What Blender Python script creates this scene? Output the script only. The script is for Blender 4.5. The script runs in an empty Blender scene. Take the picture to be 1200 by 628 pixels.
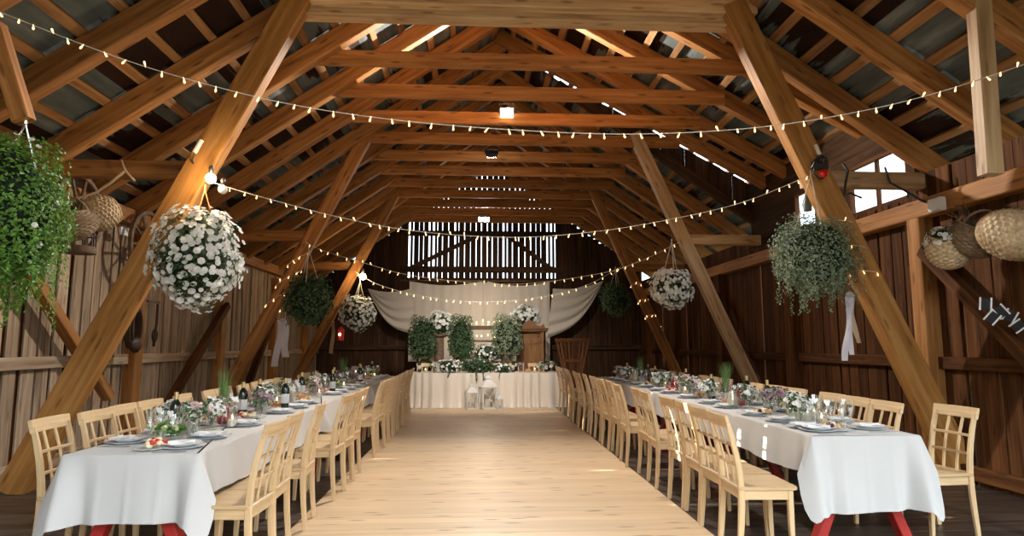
import bpy, math, random
from mathutils import Vector, Matrix
random.seed(7)
R = random.random
def U(a, b): return a + (b - a) * R()
SC = bpy.context.scene
COL = SC.collection
PI = math.pi

# ------------------------------------------------------------------ camera model (image taken as 1200 x 628)
FPX = 750.0
VPX, VPY, CH = 558.0, 403.0, 1.4
PIT = math.atan((VPY - 314) / FPX)
YAW = math.atan((600 - VPX) / FPX * math.cos(PIT))
cF = Vector((math.cos(PIT) * math.sin(YAW), math.cos(PIT) * math.cos(YAW), math.sin(PIT)))
cR = Vector((math.cos(YAW), -math.sin(YAW), 0))
cU = cR.cross(cF)
def at(px, py, x=None, y=None, z=None):
    """the place seen at a photo pixel that lies on the given wall, depth or height"""
    d = cF + cR * ((px - 600) / FPX) + cU * ((314 - py) / FPX)
    o = Vector((0, 0, CH))
    if x is not None: t = (x - o.x) / d.x
    elif y is not None: t = (y - o.y) / d.y
    else: t = (z - o.z) / d.z
    return o + d * t

# ------------------------------------------------------------------ materials
MATS = {}
def new_mat(name):
    m = bpy.data.materials.new(name); m.use_nodes = True
    nt = m.node_tree; nt.nodes.clear()
    out = nt.nodes.new('ShaderNodeOutputMaterial')
    b = nt.nodes.new('ShaderNodeBsdfPrincipled')
    nt.links.new(b.outputs[0], out.inputs[0])
    MATS[name] = m
    return m, nt, b, out
def N(nt, t, **k):
    n = nt.nodes.new(t)
    for a, v in k.items(): setattr(n, a, v)
    return n
def ramp(nt, src, stops):
    r = N(nt, 'ShaderNodeValToRGB')
    e = r.color_ramp.elements
    while len(e) < len(stops): e.new(0.5)
    for i, (p, c) in enumerate(stops):
        e[i].position = p; e[i].color = (c[0], c[1], c[2], 1)
    nt.links.new(src, r.inputs[0])
    return r
def uvmap(nt, sx, sy, ox=0, oy=0, src=None):
    if src is None:
        src = N(nt, 'ShaderNodeUVMap').outputs[0]
    m = N(nt, 'ShaderNodeMapping')
    m.inputs['Scale'].default_value = (sx, sy, 1)
    m.inputs['Location'].default_value = (ox, oy, 0)
    nt.links.new(src, m.inputs[0])
    return m.outputs[0]
def noise(nt, vec, scale=1, detail=4, rough=.55, dist=0):
    n = N(nt, 'ShaderNodeTexNoise')
    n.inputs['Scale'].default_value = scale; n.inputs['Detail'].default_value = detail
    n.inputs['Roughness'].default_value = rough; n.inputs['Distortion'].default_value = dist
    nt.links.new(vec, n.inputs['Vector'])
    return n.outputs[0]
def mixc(nt, fac, a, b, mode='MIX'):
    m = N(nt, 'ShaderNodeMix', data_type='RGBA', blend_type=mode)
    if hasattr(fac, 'links') or hasattr(fac, 'is_linked'): nt.links.new(fac, m.inputs[0])
    else: m.inputs[0].default_value = fac
    for s, v in ((6, a), (7, b)):
        if isinstance(v, tuple): m.inputs[s].default_value = (*v, 1)
        else: nt.links.new(v, m.inputs[s])
    return m.outputs[2]
def wood(name, dark, mid, light, rough=.6, knots=.6, grain=(1.3, 22), var=.5, spec=.3):
    m, nt, b, out = new_mat(name)
    g = noise(nt, uvmap(nt, *grain), 1, 5, .6, .4)
    r = ramp(nt, g, [(.28, dark), (.5, mid), (.75, light)])
    # tone differs board by board (every board has its own far-off uv patch)
    t = noise(nt, uvmap(nt, .25, .35, 3, 9), 1, 1, .5)
    tr = ramp(nt, t, [(.3, (1 - var,) * 3), (.7, (1 + var * .35,) * 3)])
    c = mixc(nt, 1.0, r.outputs[0], tr.outputs[0], 'MULTIPLY')
    v = N(nt, 'ShaderNodeTexVoronoi', voronoi_dimensions='2D'); v.inputs['Scale'].default_value = 1
    nt.links.new(uvmap(nt, 1.4, 6.5, .3, .6), v.inputs['Vector'])
    kr = ramp(nt, v.outputs['Distance'], [(.05, (1, 1, 1)), (.13, (0, 0, 0))])
    mk = N(nt, 'ShaderNodeMath', operation='MULTIPLY'); mk.inputs[1].default_value = knots
    nt.links.new(kr.outputs[0], mk.inputs[0])
    c = mixc(nt, mk.outputs[0], c, tuple(x * .5 for x in dark))
    nt.links.new(c, b.inputs['Base Color'])
    b.inputs['Roughness'].default_value = rough
    b.inputs['Specular IOR Level'].default_value = spec
    bp = N(nt, 'ShaderNodeBump'); bp.inputs['Strength'].default_value = .25; bp.inputs['Distance'].default_value = .01
    nt.links.new(g, bp.inputs['Height']); nt.links.new(bp.outputs[0], b.inputs['Normal'])
    return m
def plain(name, col, rough=.5, metal=0, spec=.5, var=.0, scale=8, trans=0):
    m, nt, b, out = new_mat(name)
    if var:
        tc = N(nt, 'ShaderNodeTexCoord')
        n = noise(nt, tc.outputs['Object'], scale, 4)
        r = ramp(nt, n, [(.3, tuple(c * (1 - var) for c in col)), (.7, tuple(min(1, c * (1 + var)) for c in col))])
        nt.links.new(r.outputs[0], b.inputs['Base Color'])
    else:
        b.inputs['Base Color'].default_value = (*col, 1)
    b.inputs['Roughness'].default_value = rough
    b.inputs['Metallic'].default_value = metal
    b.inputs['Specular IOR Level'].default_value = spec
    if trans:
        t = N(nt, 'ShaderNodeBsdfTranslucent'); t.inputs[0].default_value = (*col, 1)
        mx = N(nt, 'ShaderNodeMixShader'); mx.inputs[0].default_value = trans
        nt.links.new(b.outputs[0], mx.inputs[1]); nt.links.new(t.outputs[0], mx.inputs[2])
        nt.links.new(mx.outputs[0], out.inputs[0])
    return m
def emit(name, col, s):
    m, nt, b, out = new_mat(name)
    b.inputs['Base Color'].default_value = (*col, 1)
    b.inputs['Emission Color'].default_value = (*col, 1)
    b.inputs['Emission Strength'].default_value = s
    return m
def thin_glass(name, tint=(1, 1, 1), haze=.0):
    m, nt, b, out = new_mat(name)
    tr = N(nt, 'ShaderNodeBsdfTransparent'); tr.inputs[0].default_value = (*tint, 1)
    gl = N(nt, 'ShaderNodeBsdfGlossy'); gl.inputs['Roughness'].default_value = .05
    gl.inputs[0].default_value = (1, 1, 1, 1)
    fr = N(nt, 'ShaderNodeLayerWeight'); fr.inputs[0].default_value = .35
    rp = ramp(nt, fr.outputs['Facing'], [(0, (.07, .07, .07)), (.6, (.18, .18, .18)), (1, (.85, .85, .85))])
    mx = N(nt, 'ShaderNodeMixShader')
    nt.links.new(rp.outputs[0], mx.inputs[0]); nt.links.new(tr.outputs[0], mx.inputs[1]); nt.links.new(gl.outputs[0], mx.inputs[2])
    nt.links.new(mx.outputs[0], out.inputs[0])
    return m
def leafmat(name, a, b_, trans=.25):
    m, nt, b, out = new_mat(name)
    g = N(nt, 'ShaderNodeNewGeometry')
    r = ramp(nt, g.outputs['Random Per Island'], [(0, a), (1, b_)])
    nt.links.new(r.outputs[0], b.inputs['Base Color'])
    b.inputs['Roughness'].default_value = .5
    t = N(nt, 'ShaderNodeBsdfTranslucent'); nt.links.new(r.outputs[0], t.inputs[0])
    mx = N(nt, 'ShaderNodeMixShader'); mx.inputs[0].default_value = trans
    nt.links.new(b.outputs[0], mx.inputs[1]); nt.links.new(t.outputs[0], mx.inputs[2])
    nt.links.new(mx.outputs[0], out.inputs[0])
    return m

M_BEAM = wood('timber', (.22, .083, .02), (.42, .18, .05), (.58, .29, .1), .6, .7, (1.0, 16), .35)
M_STRUT = wood('strut_timber', (.27, .11, .024), (.47, .215, .055), (.62, .32, .105), .55, .6, (1.0, 14), .25)
M_PALE = wood('pale_timber', (.36, .2, .09), (.58, .38, .2), (.72, .52, .32), .55, .7, (1.0, 14), .2)
M_BATTEN = wood('batten', (.2, .09, .03), (.36, .18, .07), (.5, .28, .12), .7, .4, (1.2, 20), .4)
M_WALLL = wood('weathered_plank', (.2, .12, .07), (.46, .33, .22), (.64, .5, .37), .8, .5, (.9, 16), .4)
M_WALLR = wood('shaded_brown_plank', (.04, .015, .005), (.12, .045, .014), (.2, .082, .028), .75, .5, (.9, 16), .6, .15)  # window-wall shade put into the colour: darker, redder than the similar left planks
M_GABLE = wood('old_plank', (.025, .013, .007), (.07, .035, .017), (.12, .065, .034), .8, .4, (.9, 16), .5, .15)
M_FLOOR = wood('dance_floor_board', (.6, .42, .24), (.69, .5, .31), (.75, .57, .38), .42, .9, (.8, 18), .12, .4)
M_OLDFLOOR = wood('old_floor_board', (.03, .021, .016), (.075, .056, .044), (.12, .095, .076), .38, .3, (.9, 14), .5, .45)
M_CHAIR = wood('chair_wood', (.53, .34, .175), (.66, .46, .25), (.73, .54, .32), .4, .12, (2, 30), .12, .4)
M_RED = plain('red_paint', (.42, .025, .018), .45, var=.15)
M_CLOTH = plain('table_linen', (.57, .555, .54), .85, spec=.15, var=.03, scale=3)
M_SATIN = plain('ivory_satin', (.78, .7, .6), .35, spec=.5, trans=.1)
M_DRAPE = plain('sheer_drape', (.78, .72, .64), .8, spec=.1, trans=.25)
M_WHITE = plain('white_glaze', (.82, .83, .84), .18)
M_GREY = plain('grey_glaze', (.68, .71, .74), .35)
M_PAPER = plain('white_paper', (.9, .9, .9), .8, trans=.2)
M_WPAINT = plain('white_paint', (.72, .7, .66), .55, var=.06)
M_STEEL = plain('steel', (.6, .6, .62), .25, 1)
M_BLACK = plain('black_plastic', (.015, .015, .017), .45)
M_RUBBER = plain('black_cable', (.02, .02, .02), .6)
M_WICKER = plain('wicker', (.6, .44, .26), .65, var=.4, scale=30)
M_WICKERD = plain('dark_wicker', (.22, .15, .085), .7, var=.4, scale=30)
M_OLDWOOD = plain('aged_wood', (.16, .1, .06), .75, var=.4, scale=12)
M_IRON = plain('rusty_iron', (.07, .05, .04), .6, .5, var=.3)
M_LEATHER = plain('old_leather', (.05, .028, .018), .55, var=.3)
M_STRAP = plain('orange_strap', (.72, .2, .06), .6)
M_CORD = plain('pale_cord', (.7, .66, .58), .7)
M_ROPE = plain('rope', (.55, .42, .28), .9)
M_WIRE = plain('white_wire', (.75, .72, .66), .5)
M_POT = plain('dark_pot', (.05, .04, .035), .6)
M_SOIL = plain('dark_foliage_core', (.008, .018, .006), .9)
M_LEAF = leafmat('fresh_leaf', (.05, .16, .015), (.22, .42, .07))
M_IVY = leafmat('ivy_leaf', (.02, .055, .02), (.1, .19, .075))
M_VARI = leafmat('variegated_leaf', (.07, .13, .055), (.36, .42, .29))
M_PETAL = plain('white_petal', (.9, .9, .88), .6, trans=.3)
M_PINK = plain('pink_petal', (.88, .74, .73), .6, trans=.3)
M_MAUVE = plain('mauve_petal', (.5, .3, .42), .6, trans=.2)
M_GRASS = leafmat('grass_blade', (.08, .17, .05), (.2, .34, .12))
M_GLASS = thin_glass('clear_glass', (.97, .98, .98))
M_BOTTLE = plain('dark_bottle_glass', (.012, .018, .012), .08, spec=.8)
M_REDDRINK = plain('red_drink', (.5, .008, .05), .15, spec=.6, trans=.25)
M_PALEDRINK = plain('pale_drink', (.8, .74, .6), .15, trans=.4)
M_FOIL = plain('gold_foil', (.75, .6, .3), .3, .9)
M_TOMATO = plain('tomato', (.6, .03, .015), .3)
M_ORANGE = plain('roast', (.55, .2, .05), .45, var=.35, scale=40)
M_BREAD = plain('bread', (.62, .4, .2), .8, var=.25, scale=40)
M_SALAD = leafmat('salad_leaf', (.05, .2, .02), (.2, .4, .08))
M_CREAMF = plain('cheese', (.85, .75, .5), .5)
M_GRAPE = plain('dark_grape', (.08, .01, .06), .3)
M_CANDLE = plain('candle_wax', (.85, .8, .68), .5, trans=.3)
M_FLAME = emit('flame', (1, .6, .22), 25)
M_BULB = emit('warm_bulb', (1, .66, .3), 2.6)
M_LAMPW = emit('flood_lens', (1, .86, .64), 160)
M_LAMPC = emit('cool_flood_lens', (1, .95, .86), 60)
M_GLOBE = emit('bulb_globe', (1, .68, .32), 40)
M_REDLENS = plain('red_lens', (.7, .01, .01), .15)
M_TEAL = plain('teal_plastic', (.1, .17, .16), .4)
M_WALNUT = wood('wardrobe_wood', (.12, .05, .016), (.22, .1, .034), (.3, .15, .055), .4, .3, (1.5, 18), .2)
M_RIBW = plain('white_ribbon', (.72, .68, .74), .5, trans=.4)
M_RIBT = plain('tan_ribbon', (.5, .36, .22), .5, trans=.3)
M_PHOTO = plain('photo_print', (.02, .018, .018), .6, var=.5, scale=60, spec=.2)
# dusty panes: daylight is scattered in the grime
def pane_mat():
    m, nt, b, out = new_mat('dusty_glass')
    t = N(nt, 'ShaderNodeBsdfTranslucent'); t.inputs[0].default_value = (.86, .9, .92, 1)
    g = N(nt, 'ShaderNodeBsdfGlossy'); g.inputs['Roughness'].default_value = .1
    mx = N(nt, 'ShaderNodeMixShader'); mx.inputs[0].default_value = .06
    nt.links.new(t.outputs[0], mx.inputs[1]); nt.links.new(g.outputs[0], mx.inputs[2]); nt.links.new(mx.outputs[0], out.inputs[0])
    return m
M_PANE = pane_mat()
# roof sheets: grey tin and brown felt alternate by course, torn along the edges
def sheet_mat():
    m, nt, b, out = new_mat('roof_sheet')
    uv = N(nt, 'ShaderNodeUVMap').outputs[0]
    sep = N(nt, 'ShaderNodeSeparateXYZ'); nt.links.new(uv, sep.inputs[0])
    dv = N(nt, 'ShaderNodeMath', operation='DIVIDE'); nt.links.new(sep.outputs[1], dv.inputs[0]); dv.inputs[1].default_value = .84
    ad = N(nt, 'ShaderNodeMath', operation='FLOOR'); nt.links.new(dv.outputs[0], ad.inputs[0])
    du = N(nt, 'ShaderNodeMath', operation='DIVIDE'); nt.links.new(sep.outputs[0], du.inputs[0]); du.inputs[1].default_value = 1.0
    cb = N(nt, 'ShaderNodeCombineXYZ')
    m7 = N(nt, 'ShaderNodeMath', operation='MULTIPLY'); nt.links.new(ad.outputs[0], m7.inputs[0]); m7.inputs[1].default_value = 7.37
    nt.links.new(du.outputs[0], cb.inputs[0]); nt.links.new(m7.outputs[0], cb.inputs[1])
    big = noise(nt, cb.outputs[0], .62, 1, .4)
    rag = noise(nt, uvmap(nt, 1.2, 9, src=uv), 1, 6, .65)
    sm = N(nt, 'ShaderNodeMath', operation='MULTIPLY_ADD'); nt.links.new(rag, sm.inputs[0]); sm.inputs[1].default_value = .5; nt.links.new(big, sm.inputs[2])
    mask = ramp(nt, sm.outputs[0], [(.705, (0, 0, 0)), (.73, (1, 1, 1))])
    gn = noise(nt, uvmap(nt, .8, 5, src=uv), 1, 5, .6)
    grey = ramp(nt, gn, [(.3, (.06, .075, .075)), (.55, (.12, .14, .137)), (.74, (.28, .3, .29))])
    bn = noise(nt, uvmap(nt, 2, 4, src=uv), 1, 4, .6)
    brown = ramp(nt, bn, [(.3, (.010, .004, .003)), (.7, (.03, .011, .007))])
    c = mixc(nt, mask.outputs[0], brown.outputs[0], grey.outputs[0])
    nt.links.new(c, b.inputs['Base Color']); b.inputs['Roughness'].default_value = .7
    b.inputs['Specular IOR Level'].default_value = .2
    return m
M_SHEET = sheet_mat()

# ------------------------------------------------------------------ mesh builder
class MB:
    def __init__(s): s.v = []; s.f = []; s.uv = []; s.mi = []; s.m = 0
    def add(s, vs, fs, uvs=None):
        o = len(s.v); s.v += [tuple(p) for p in vs]
        for i, f in enumerate(fs):
            s.f.append(tuple(o + k for k in f)); s.mi.append(s.m)
            s.uv.append(uvs[i] if uvs else None)
        return s
    def sweep(s, pts, w, h, up=(0, 0, 1), ch=.0, taper=None, cap=True):
        """a timber of section w x h swept along pts (w across, h along the up side), edges chamfered by ch"""
        pts = [Vector(p) for p in pts]; up = Vector(up)
        if ch:
            a, b = w / 2, h / 2
            sec = [(-a + ch, -b), (a - ch, -b), (a, -b + ch), (a, b - ch), (a - ch, b), (-a + ch, b), (-a, b - ch), (-a, -b + ch)]
        else:
            a, b = w / 2, h / 2
            sec = [(-a, -b), (a, -b), (a, b), (-a, b)]
        n = len(sec); per = [0]
        for i in range(n):
            p, q = sec[i], sec[(i + 1) % n]; per.append(per[-1] + math.hypot(q[0] - p[0], q[1] - p[1]))
        vs = []; L = [0]
        for i in range(1, len(pts)): L.append(L[-1] + (pts[i] - pts[i - 1]).length)
        for i, p in enumerate(pts):
            t = (pts[min(i + 1, len(pts) - 1)] - pts[max(i - 1, 0)]).normalized()
            sd = t.cross(up)
            if sd.length < 1e-4: sd = t.cross(Vector((1, 0, 0)))
            sd.normalize(); u = sd.cross(t).normalized()
            k = taper[i] if taper else 1
            for x, y in sec: vs.append(p + sd * x * k + u * y * k)
        ou, ov = U(0, 200), U(0, 200)
        fs = []; uvs = []
        for i in range(len(pts) - 1):
            for j in range(n):
                j2 = (j + 1) % n
                fs.append((i * n + j, i * n + j2, (i + 1) * n + j2, (i + 1) * n + j))
                uvs.append([(ou + L[i], ov + per[j]), (ou + L[i], ov + per[j + 1]), (ou + L[i + 1], ov + per[j + 1]), (ou + L[i + 1], ov + per[j])])
        if cap:
            e = (len(pts) - 1) * n
            fs.append(tuple(reversed(range(n)))); uvs.append([(ou + sec[k][0] * .2, ov + sec[k][1]) for k in reversed(range(n))])
            fs.append(tuple(e + k for k in range(n))); uvs.append([(ou + sec[k][0] * .2, ov + sec[k][1]) for k in range(n)])
        return s.add(vs, fs, uvs)
    def box(s, lo, hi, ch=0):
        lo, hi = Vector(lo), Vector(hi); d = hi - lo; c = (lo + hi) / 2
        ax = max(range(3), key=lambda i: d[i])
        e = Vector((0, 0, 0)); e[ax] = d[ax] / 2
        if ax == 2: return s.sweep([c - e, c + e], d.x, d.y, (0, 1, 0), ch)
        if ax == 1: return s.sweep([c - e, c + e], d.x, d.z, (0, 0, 1), ch)
        return s.sweep([c - e, c + e], d.y, d.z, (0, 0, 1), ch)
    def lathe(s, prof, n=20, c=(0, 0, 0), fn=None):
        c = Vector(c); vs = []; fs = []
        for (r, z) in prof:
            for j in range(n):
                a = 2 * PI * j / n; rr = r
                if fn: rr = r * fn(a, z)
                vs.append(c + Vector((rr * math.cos(a), rr * math.sin(a), z)))
        for i in range(len(prof) - 1):
            for j in range(n):
                j2 = (j + 1) % n
                fs.append((i * n + j, i * n + j2, (i + 1) * n + j2, (i + 1) * n + j))
        if prof[0][0] > 1e-5: fs.append(tuple(reversed(range(n))))
        return s.add(vs, fs)
    def tube(s, pts, r, n=6, closed=False):
        pts = [Vector(p) for p in pts]; m = len(pts); vs = []; fs = []
        pu = None
        for i, p in enumerate(pts):
            if closed: t = pts[(i + 1) % m] - pts[i - 1]
            else: t = pts[min(i + 1, m - 1)] - pts[max(i - 1, 0)]
            t = t.normalized()
            if pu is None:
                pu = t.cross(Vector((0.31, .77, .55)).normalized()).normalized()
            u = (pu - t * pu.dot(t)).normalized(); pu = u; w = t.cross(u)
            rr = r[i] if isinstance(r, (list, tuple)) else r
            for j in range(n):
                a = 2 * PI * j / n
                vs.append(p + (u * math.cos(a) + w * math.sin(a)) * rr)
        for i in range(m if closed else m - 1):
            for j in range(n):
                a, b = i * n, ((i + 1) % m) * n; j2 = (j + 1) % n
                fs.append((a + j, a + j2, b + j2, b + j))
        if not closed:
            fs.append(tuple(reversed(range(n)))); fs.append(tuple((m - 1) * n + j for j in range(n)))
        return s.add(vs, fs)
    def grid(s, fn, nu, nv, closed_u=False):
        vs = []; fs = []; uvs = []
        for i in range(nu + 1):
            for j in range(nv + 1): vs.append(Vector(fn(i / nu, j / nv)))
        for i in range(nu):
            for j in range(nv):
                a = i * (nv + 1) + j
                fs.append((a, a + nv + 1, a + nv + 2, a + 1))
        return s.add(vs, fs)
    def ball(s, c, r, n=10, m=7, jit=0):
        c = Vector(c)
        if not isinstance(r, (tuple, list)): r = (r, r, r)
        vs = []; fs = []
        for i in range(m + 1):
            th = PI * i / m
            for j in range(n):
                a = 2 * PI * j / n; k = 1 + (U(-jit, jit) if jit else 0)
                vs.append(c + Vector((r[0] * math.sin(th) * math.cos(a) * k, r[1] * math.sin(th) * math.sin(a) * k, -r[2] * math.cos(th) * k)))
        for i in range(m):
            for j in range(n):
                j2 = (j + 1) % n
                fs.append((i * n + j, i * n + j2, (i + 1) * n + j2, (i + 1) * n + j))
        return s.add(vs, fs)
    def leaf(s, p, nrm, size, tw=None, ratio=.55):
        nrm = Vector(nrm).normalized()
        d = tw if tw is not None else Vector((U(-1, 1), U(-1, 1), U(-1, 1)))
        d = (d - nrm * d.dot(nrm))
        if d.length < 1e-3: return
        d.normalize(); w = nrm.cross(d); p = Vector(p)
        a = p - d * size * .5; b = p + d * size * .5
        l = p + w * size * ratio * .5 + nrm * size * .12; r = p - w * size * ratio * .5 + nrm * size * .12
        s.add([a, r, b, l], [(0, 1, 2), (0, 2, 3)])
    def flower(s, p, nrm, r, n=6):
        nrm = Vector(nrm).normalized(); p = Vector(p)
        d = nrm.cross(Vector((.3, .5, .81)));
        if d.length < .05: d = nrm.cross(Vector((1, 0, 0)))
        d.normalize(); w = nrm.cross(d); a0 = U(0, 6)
        vs = [p - nrm * r * .35]
        for k in range(2 * n):
            a = a0 + PI * k / n; rr = r * (1.0 if k % 2 else .9); hh = .1 if k % 2 else 0.02
            vs.append(p + (d * math.cos(a) + w * math.sin(a)) * rr + nrm * r * (hh + U(-.08, .08)))
        fs = [(0, 1 + k, 1 + (k + 1) % (2 * n)) for k in range(2 * n)]
        s.add(vs, fs)

def mesh_of(name, mb, mats, smooth=False):
    me = bpy.data.meshes.new(name)
    me.from_pydata(mb.v, [], mb.f)
    if not isinstance(mats, (list, tuple)): mats = [mats]
    for m in mats: me.materials.append(m)
    if any(mb.mi): me.polygons.foreach_set('material_index', mb.mi)
    if any(u is not None for u in mb.uv):
        lay = me.uv_layers.new(name='UVMap'); k = 0; data = []
        for f, u in zip(mb.f, mb.uv):
            for i in range(len(f)):
                data += list(u[i]) if u else [mb.v[f[i]][0], mb.v[f[i]][2]]
        lay.data.foreach_set('uv', data)
    if smooth:
        me.polygons.foreach_set('use_smooth', [True] * len(me.polygons))
        if isinstance(smooth, (int, float)) and smooth is not True:
            me.set_sharp_from_angle(angle=math.radians(smooth))
    me.update()
    return me
def obj(name, mb, mats, parent=None, smooth=False, label=None, kind=None):
    me = mb if isinstance(mb, bpy.types.Mesh) else mesh_of(name, mb, mats, smooth)
    o = bpy.data.objects.new(name, me); COL.objects.link(o)
    if parent: o.parent = parent
    if label: o['label'] = label
    if kind: o['kind'] = kind
    return o
def tag(o, label, cat, group=None, kind=None):
    o['label'] = label; o['category'] = cat
    if group: o['group'] = group
    if kind: o['kind'] = kind
    return o
def thing(name, label, cat, loc=(0, 0, 0), rz=0, group=None):
    o = bpy.data.objects.new(name, None); COL.objects.link(o)
    o.empty_display_size = .1
    o.location = loc; o.rotation_euler = (0, 0, rz)
    return tag(o, label, cat, group)
def dup(root, loc, rz=0, label=None, group=None, scale=None):
    r = root.copy(); COL.objects.link(r); r.location = loc; r.rotation_euler = (0, 0, rz)
    if scale: r.scale = (scale,) * 3
    if label: r['label'] = label
    if group: r['group'] = group
    for ch in list(root.children):
        c = ch.copy(); COL.objects.link(c); c.parent = r
        for g in ch.children:
            d = g.copy(); COL.objects.link(d); d.parent = c
    return r
def struct(name, mb, mats, label=None, cat=None, smooth=False):
    o = obj(name, mb, mats, None, smooth); o['kind'] = 'structure'
    if label: o['label'] = label
    if cat: o['category'] = cat
    return o
ORD = ['first', 'second', 'third', 'fourth', 'fifth', 'sixth', 'seventh', 'eighth', 'ninth', 'tenth', 'eleventh', 'twelfth', 'thirteenth',
       'fourteenth', 'fifteenth', 'sixteenth', 'seventeenth', 'eighteenth', 'nineteenth', 'twentieth', 'twenty-first', 'twenty-second', 'twenty-third', 'twenty-fourth']

# ------------------------------------------------------------------ the barn
XL, XR = -4.75, 5.05          # side walls
Y0, Y1 = -1.6, 19.3           # front and rear gables
X0 = .45                      # ridge line
ZR, SL, SD = 6.73, .70, .55    # rafter centre at the ridge, slope of the roof, slope of the dormer
DY0, DY1 = 6.88, 11.25         # dormer
D0, DS = 6.75, 1.04           # front truss, rafter spacing
PLZ = 3.0
def zr(t, s=SL): return ZR - s * t

# floor
fl = MB()
yy = Y0
while yy < Y1:
    w = U(.13, .16); fl.m = 0
    if yy < 15.2: fl.box((-1.4, yy, -.05), (1.76, yy + w - .0025, 0), .0015)
    else:
        fl.m = 1; fl.box((-1.4, yy, -.05), (1.76, yy + w - .003, 0), .002)
    fl.m = 1
    fl.box((XL, yy, -.05), (-1.403, yy + w - .004, 0), .002); fl.box((1.763, yy, -.05), (XR, yy + w - .004, 0), .002)
    yy += w
struct('floor', fl, [M_FLOOR, M_OLDFLOOR])

# side walls: spaced boards over a backing layer; slots are the chinks that let the day and the sun in
def side_wall(name, x, sgn, mats, slots, zt, door=None, gaps=.8):
    mb = MB()
    def strip(off, th, ya, yb, mi, zt=zt):
        """one vertical board, cut where a slot or the side doorway crosses it"""
        mb.m = mi
        xa, xb = sorted((x - sgn * off, x - sgn * (off + th)))
        def col(a, b_, z0, z1):
            if b_ - a > .002 and z1 - z0 > .01: mb.box((xa, a, z0), (xb, b_, z1), .002)
        if sgn > 0 and yb > DY0 and ya < DY1: zt = 3.09
        z0 = 0
        if door and ya < door[1] and yb > door[0]: z0 = door[2]
        hit = [q for q in slots if q[0] + q[1] / 2 > ya and q[0] - q[1] / 2 < yb]
        if not hit: col(ya, yb, z0, zt); return
        y_, g, s0, s1 = hit[0]
        col(ya, min(yb, y_ - g / 2), z0, zt); col(max(ya, y_ + g / 2), yb, z0, zt)
        if s0 > z0: col(max(ya, y_ - g / 2), min(yb, y_ + g / 2), z0, s0)
        if s1 < zt: col(max(ya, y_ - g / 2), min(yb, y_ + g / 2), s1, zt)
    y = Y0
    while y < Y1:                                   # backing
        w = U(.2, .3); strip(0, .02, y, min(y + w + .002, Y1), 1); y += w
    y = Y0 + U(0, .1)
    while y < Y1:                                   # facing
        w = U(.13, .22); strip(.03, .022, y, min(y + w, Y1), 0); y += w + (U(.015, .05) if R() < gaps else (U(.05, .09) if sgn < 0 else U(.003, .008)))
    mb.m = 0
    for z, hh in ((1.2, .13), (.12, .14)):
        segs = [(Y0, Y1)] if not door else [(Y0, door[0]), (door[1], Y1)]
        for (p, q) in segs:
            c_ = x - sgn * .085; mb.box((c_ - .03, p, z - hh / 2), (c_ + .03, q, z + hh / 2), .006)
    return struct(name, mb, mats)
side_wall('wall_left', XL, -1, [M_WALLL, M_WALLR], [(5.72, .03, 1.97, 2.8), (7.3, .03, 1.84, 2.85), (5.2, .03, 2.55, 2.9), (8.62, .03, 2.85, 3.1), (8.15, .012, .3, 1.5), (9.4, .012, .4, 1.1), (10.6, .012, .3, 2.2), (12.6, .012, .4, 2.6), (13.5, .012, 1.3, 2.4)], PLZ + .08)  # dark backing puts the shade of the board gaps into the colour
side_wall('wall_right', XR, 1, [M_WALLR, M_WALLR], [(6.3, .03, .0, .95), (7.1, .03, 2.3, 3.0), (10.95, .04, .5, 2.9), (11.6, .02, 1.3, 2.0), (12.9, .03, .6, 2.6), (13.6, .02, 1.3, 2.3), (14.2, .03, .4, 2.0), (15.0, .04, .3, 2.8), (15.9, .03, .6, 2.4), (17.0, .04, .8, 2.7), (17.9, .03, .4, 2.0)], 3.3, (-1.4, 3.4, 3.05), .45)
# wall plates
for nm, x, m, lb in (('wall_plate_left', XL + .1, M_BEAM, 'long horizontal timber on top of the pale plank wall'), ('wall_plate_right', XR - .1, M_BEAM, 'long horizontal timber under the windows on top of the dark plank wall')):
    pz = PLZ + (.08 if x < 0 else -.12)
    b = MB(); b.sweep([(x, Y0 if x < 0 else 3.42, pz), (x, Y1, pz)], .2, .2, (0, 0, 1), .012)
    struct(nm, b, m, lb, 'beam')
# wall posts and braces
for k, y in enumerate((3.2, 6.1, 9.0, 11.9, 15.0, 17.6)):
    b = MB(); b.box((XL + .02, y - .1, 0), (XL + .2, y + .1, PLZ - .1), .01)
    struct('wall_post', b, M_BEAM, ORD[k] + ' post from the camera along the pale plank wall', 'post')
for k, y in enumerate((3.8, 6.75, 9.75, 12.6, 15.6, 18.0)):
    b = MB(); b.box((XR - .22, y - .1, 0), (XR - .02, y + .1, PLZ - .22), .01)
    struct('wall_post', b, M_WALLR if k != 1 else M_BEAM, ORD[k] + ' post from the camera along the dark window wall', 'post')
def brace(p, q, w, mat, lb, up=(1, 0, 0), h=None):
    b = MB(); b.sweep([p, q], w, h or w, up, .008)
    return struct('brace', b, mat, lb, 'brace')
brace((XL + .22, 6.2, 2.55), (XL + .22, 8.3, .75), .12, M_BEAM, 'slanting brace on the pale plank wall by the big green plant')
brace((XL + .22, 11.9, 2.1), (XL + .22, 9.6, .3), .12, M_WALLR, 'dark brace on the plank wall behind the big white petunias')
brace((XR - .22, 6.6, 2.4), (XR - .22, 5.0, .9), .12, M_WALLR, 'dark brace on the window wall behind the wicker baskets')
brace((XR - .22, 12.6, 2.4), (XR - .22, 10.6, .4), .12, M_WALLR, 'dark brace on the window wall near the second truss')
brace((XL + .22, 14.9, 2.3), (XL + .22, 12.9, .3), .12, M_WALLR, 'dark brace on the plank wall near the third truss')

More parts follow.
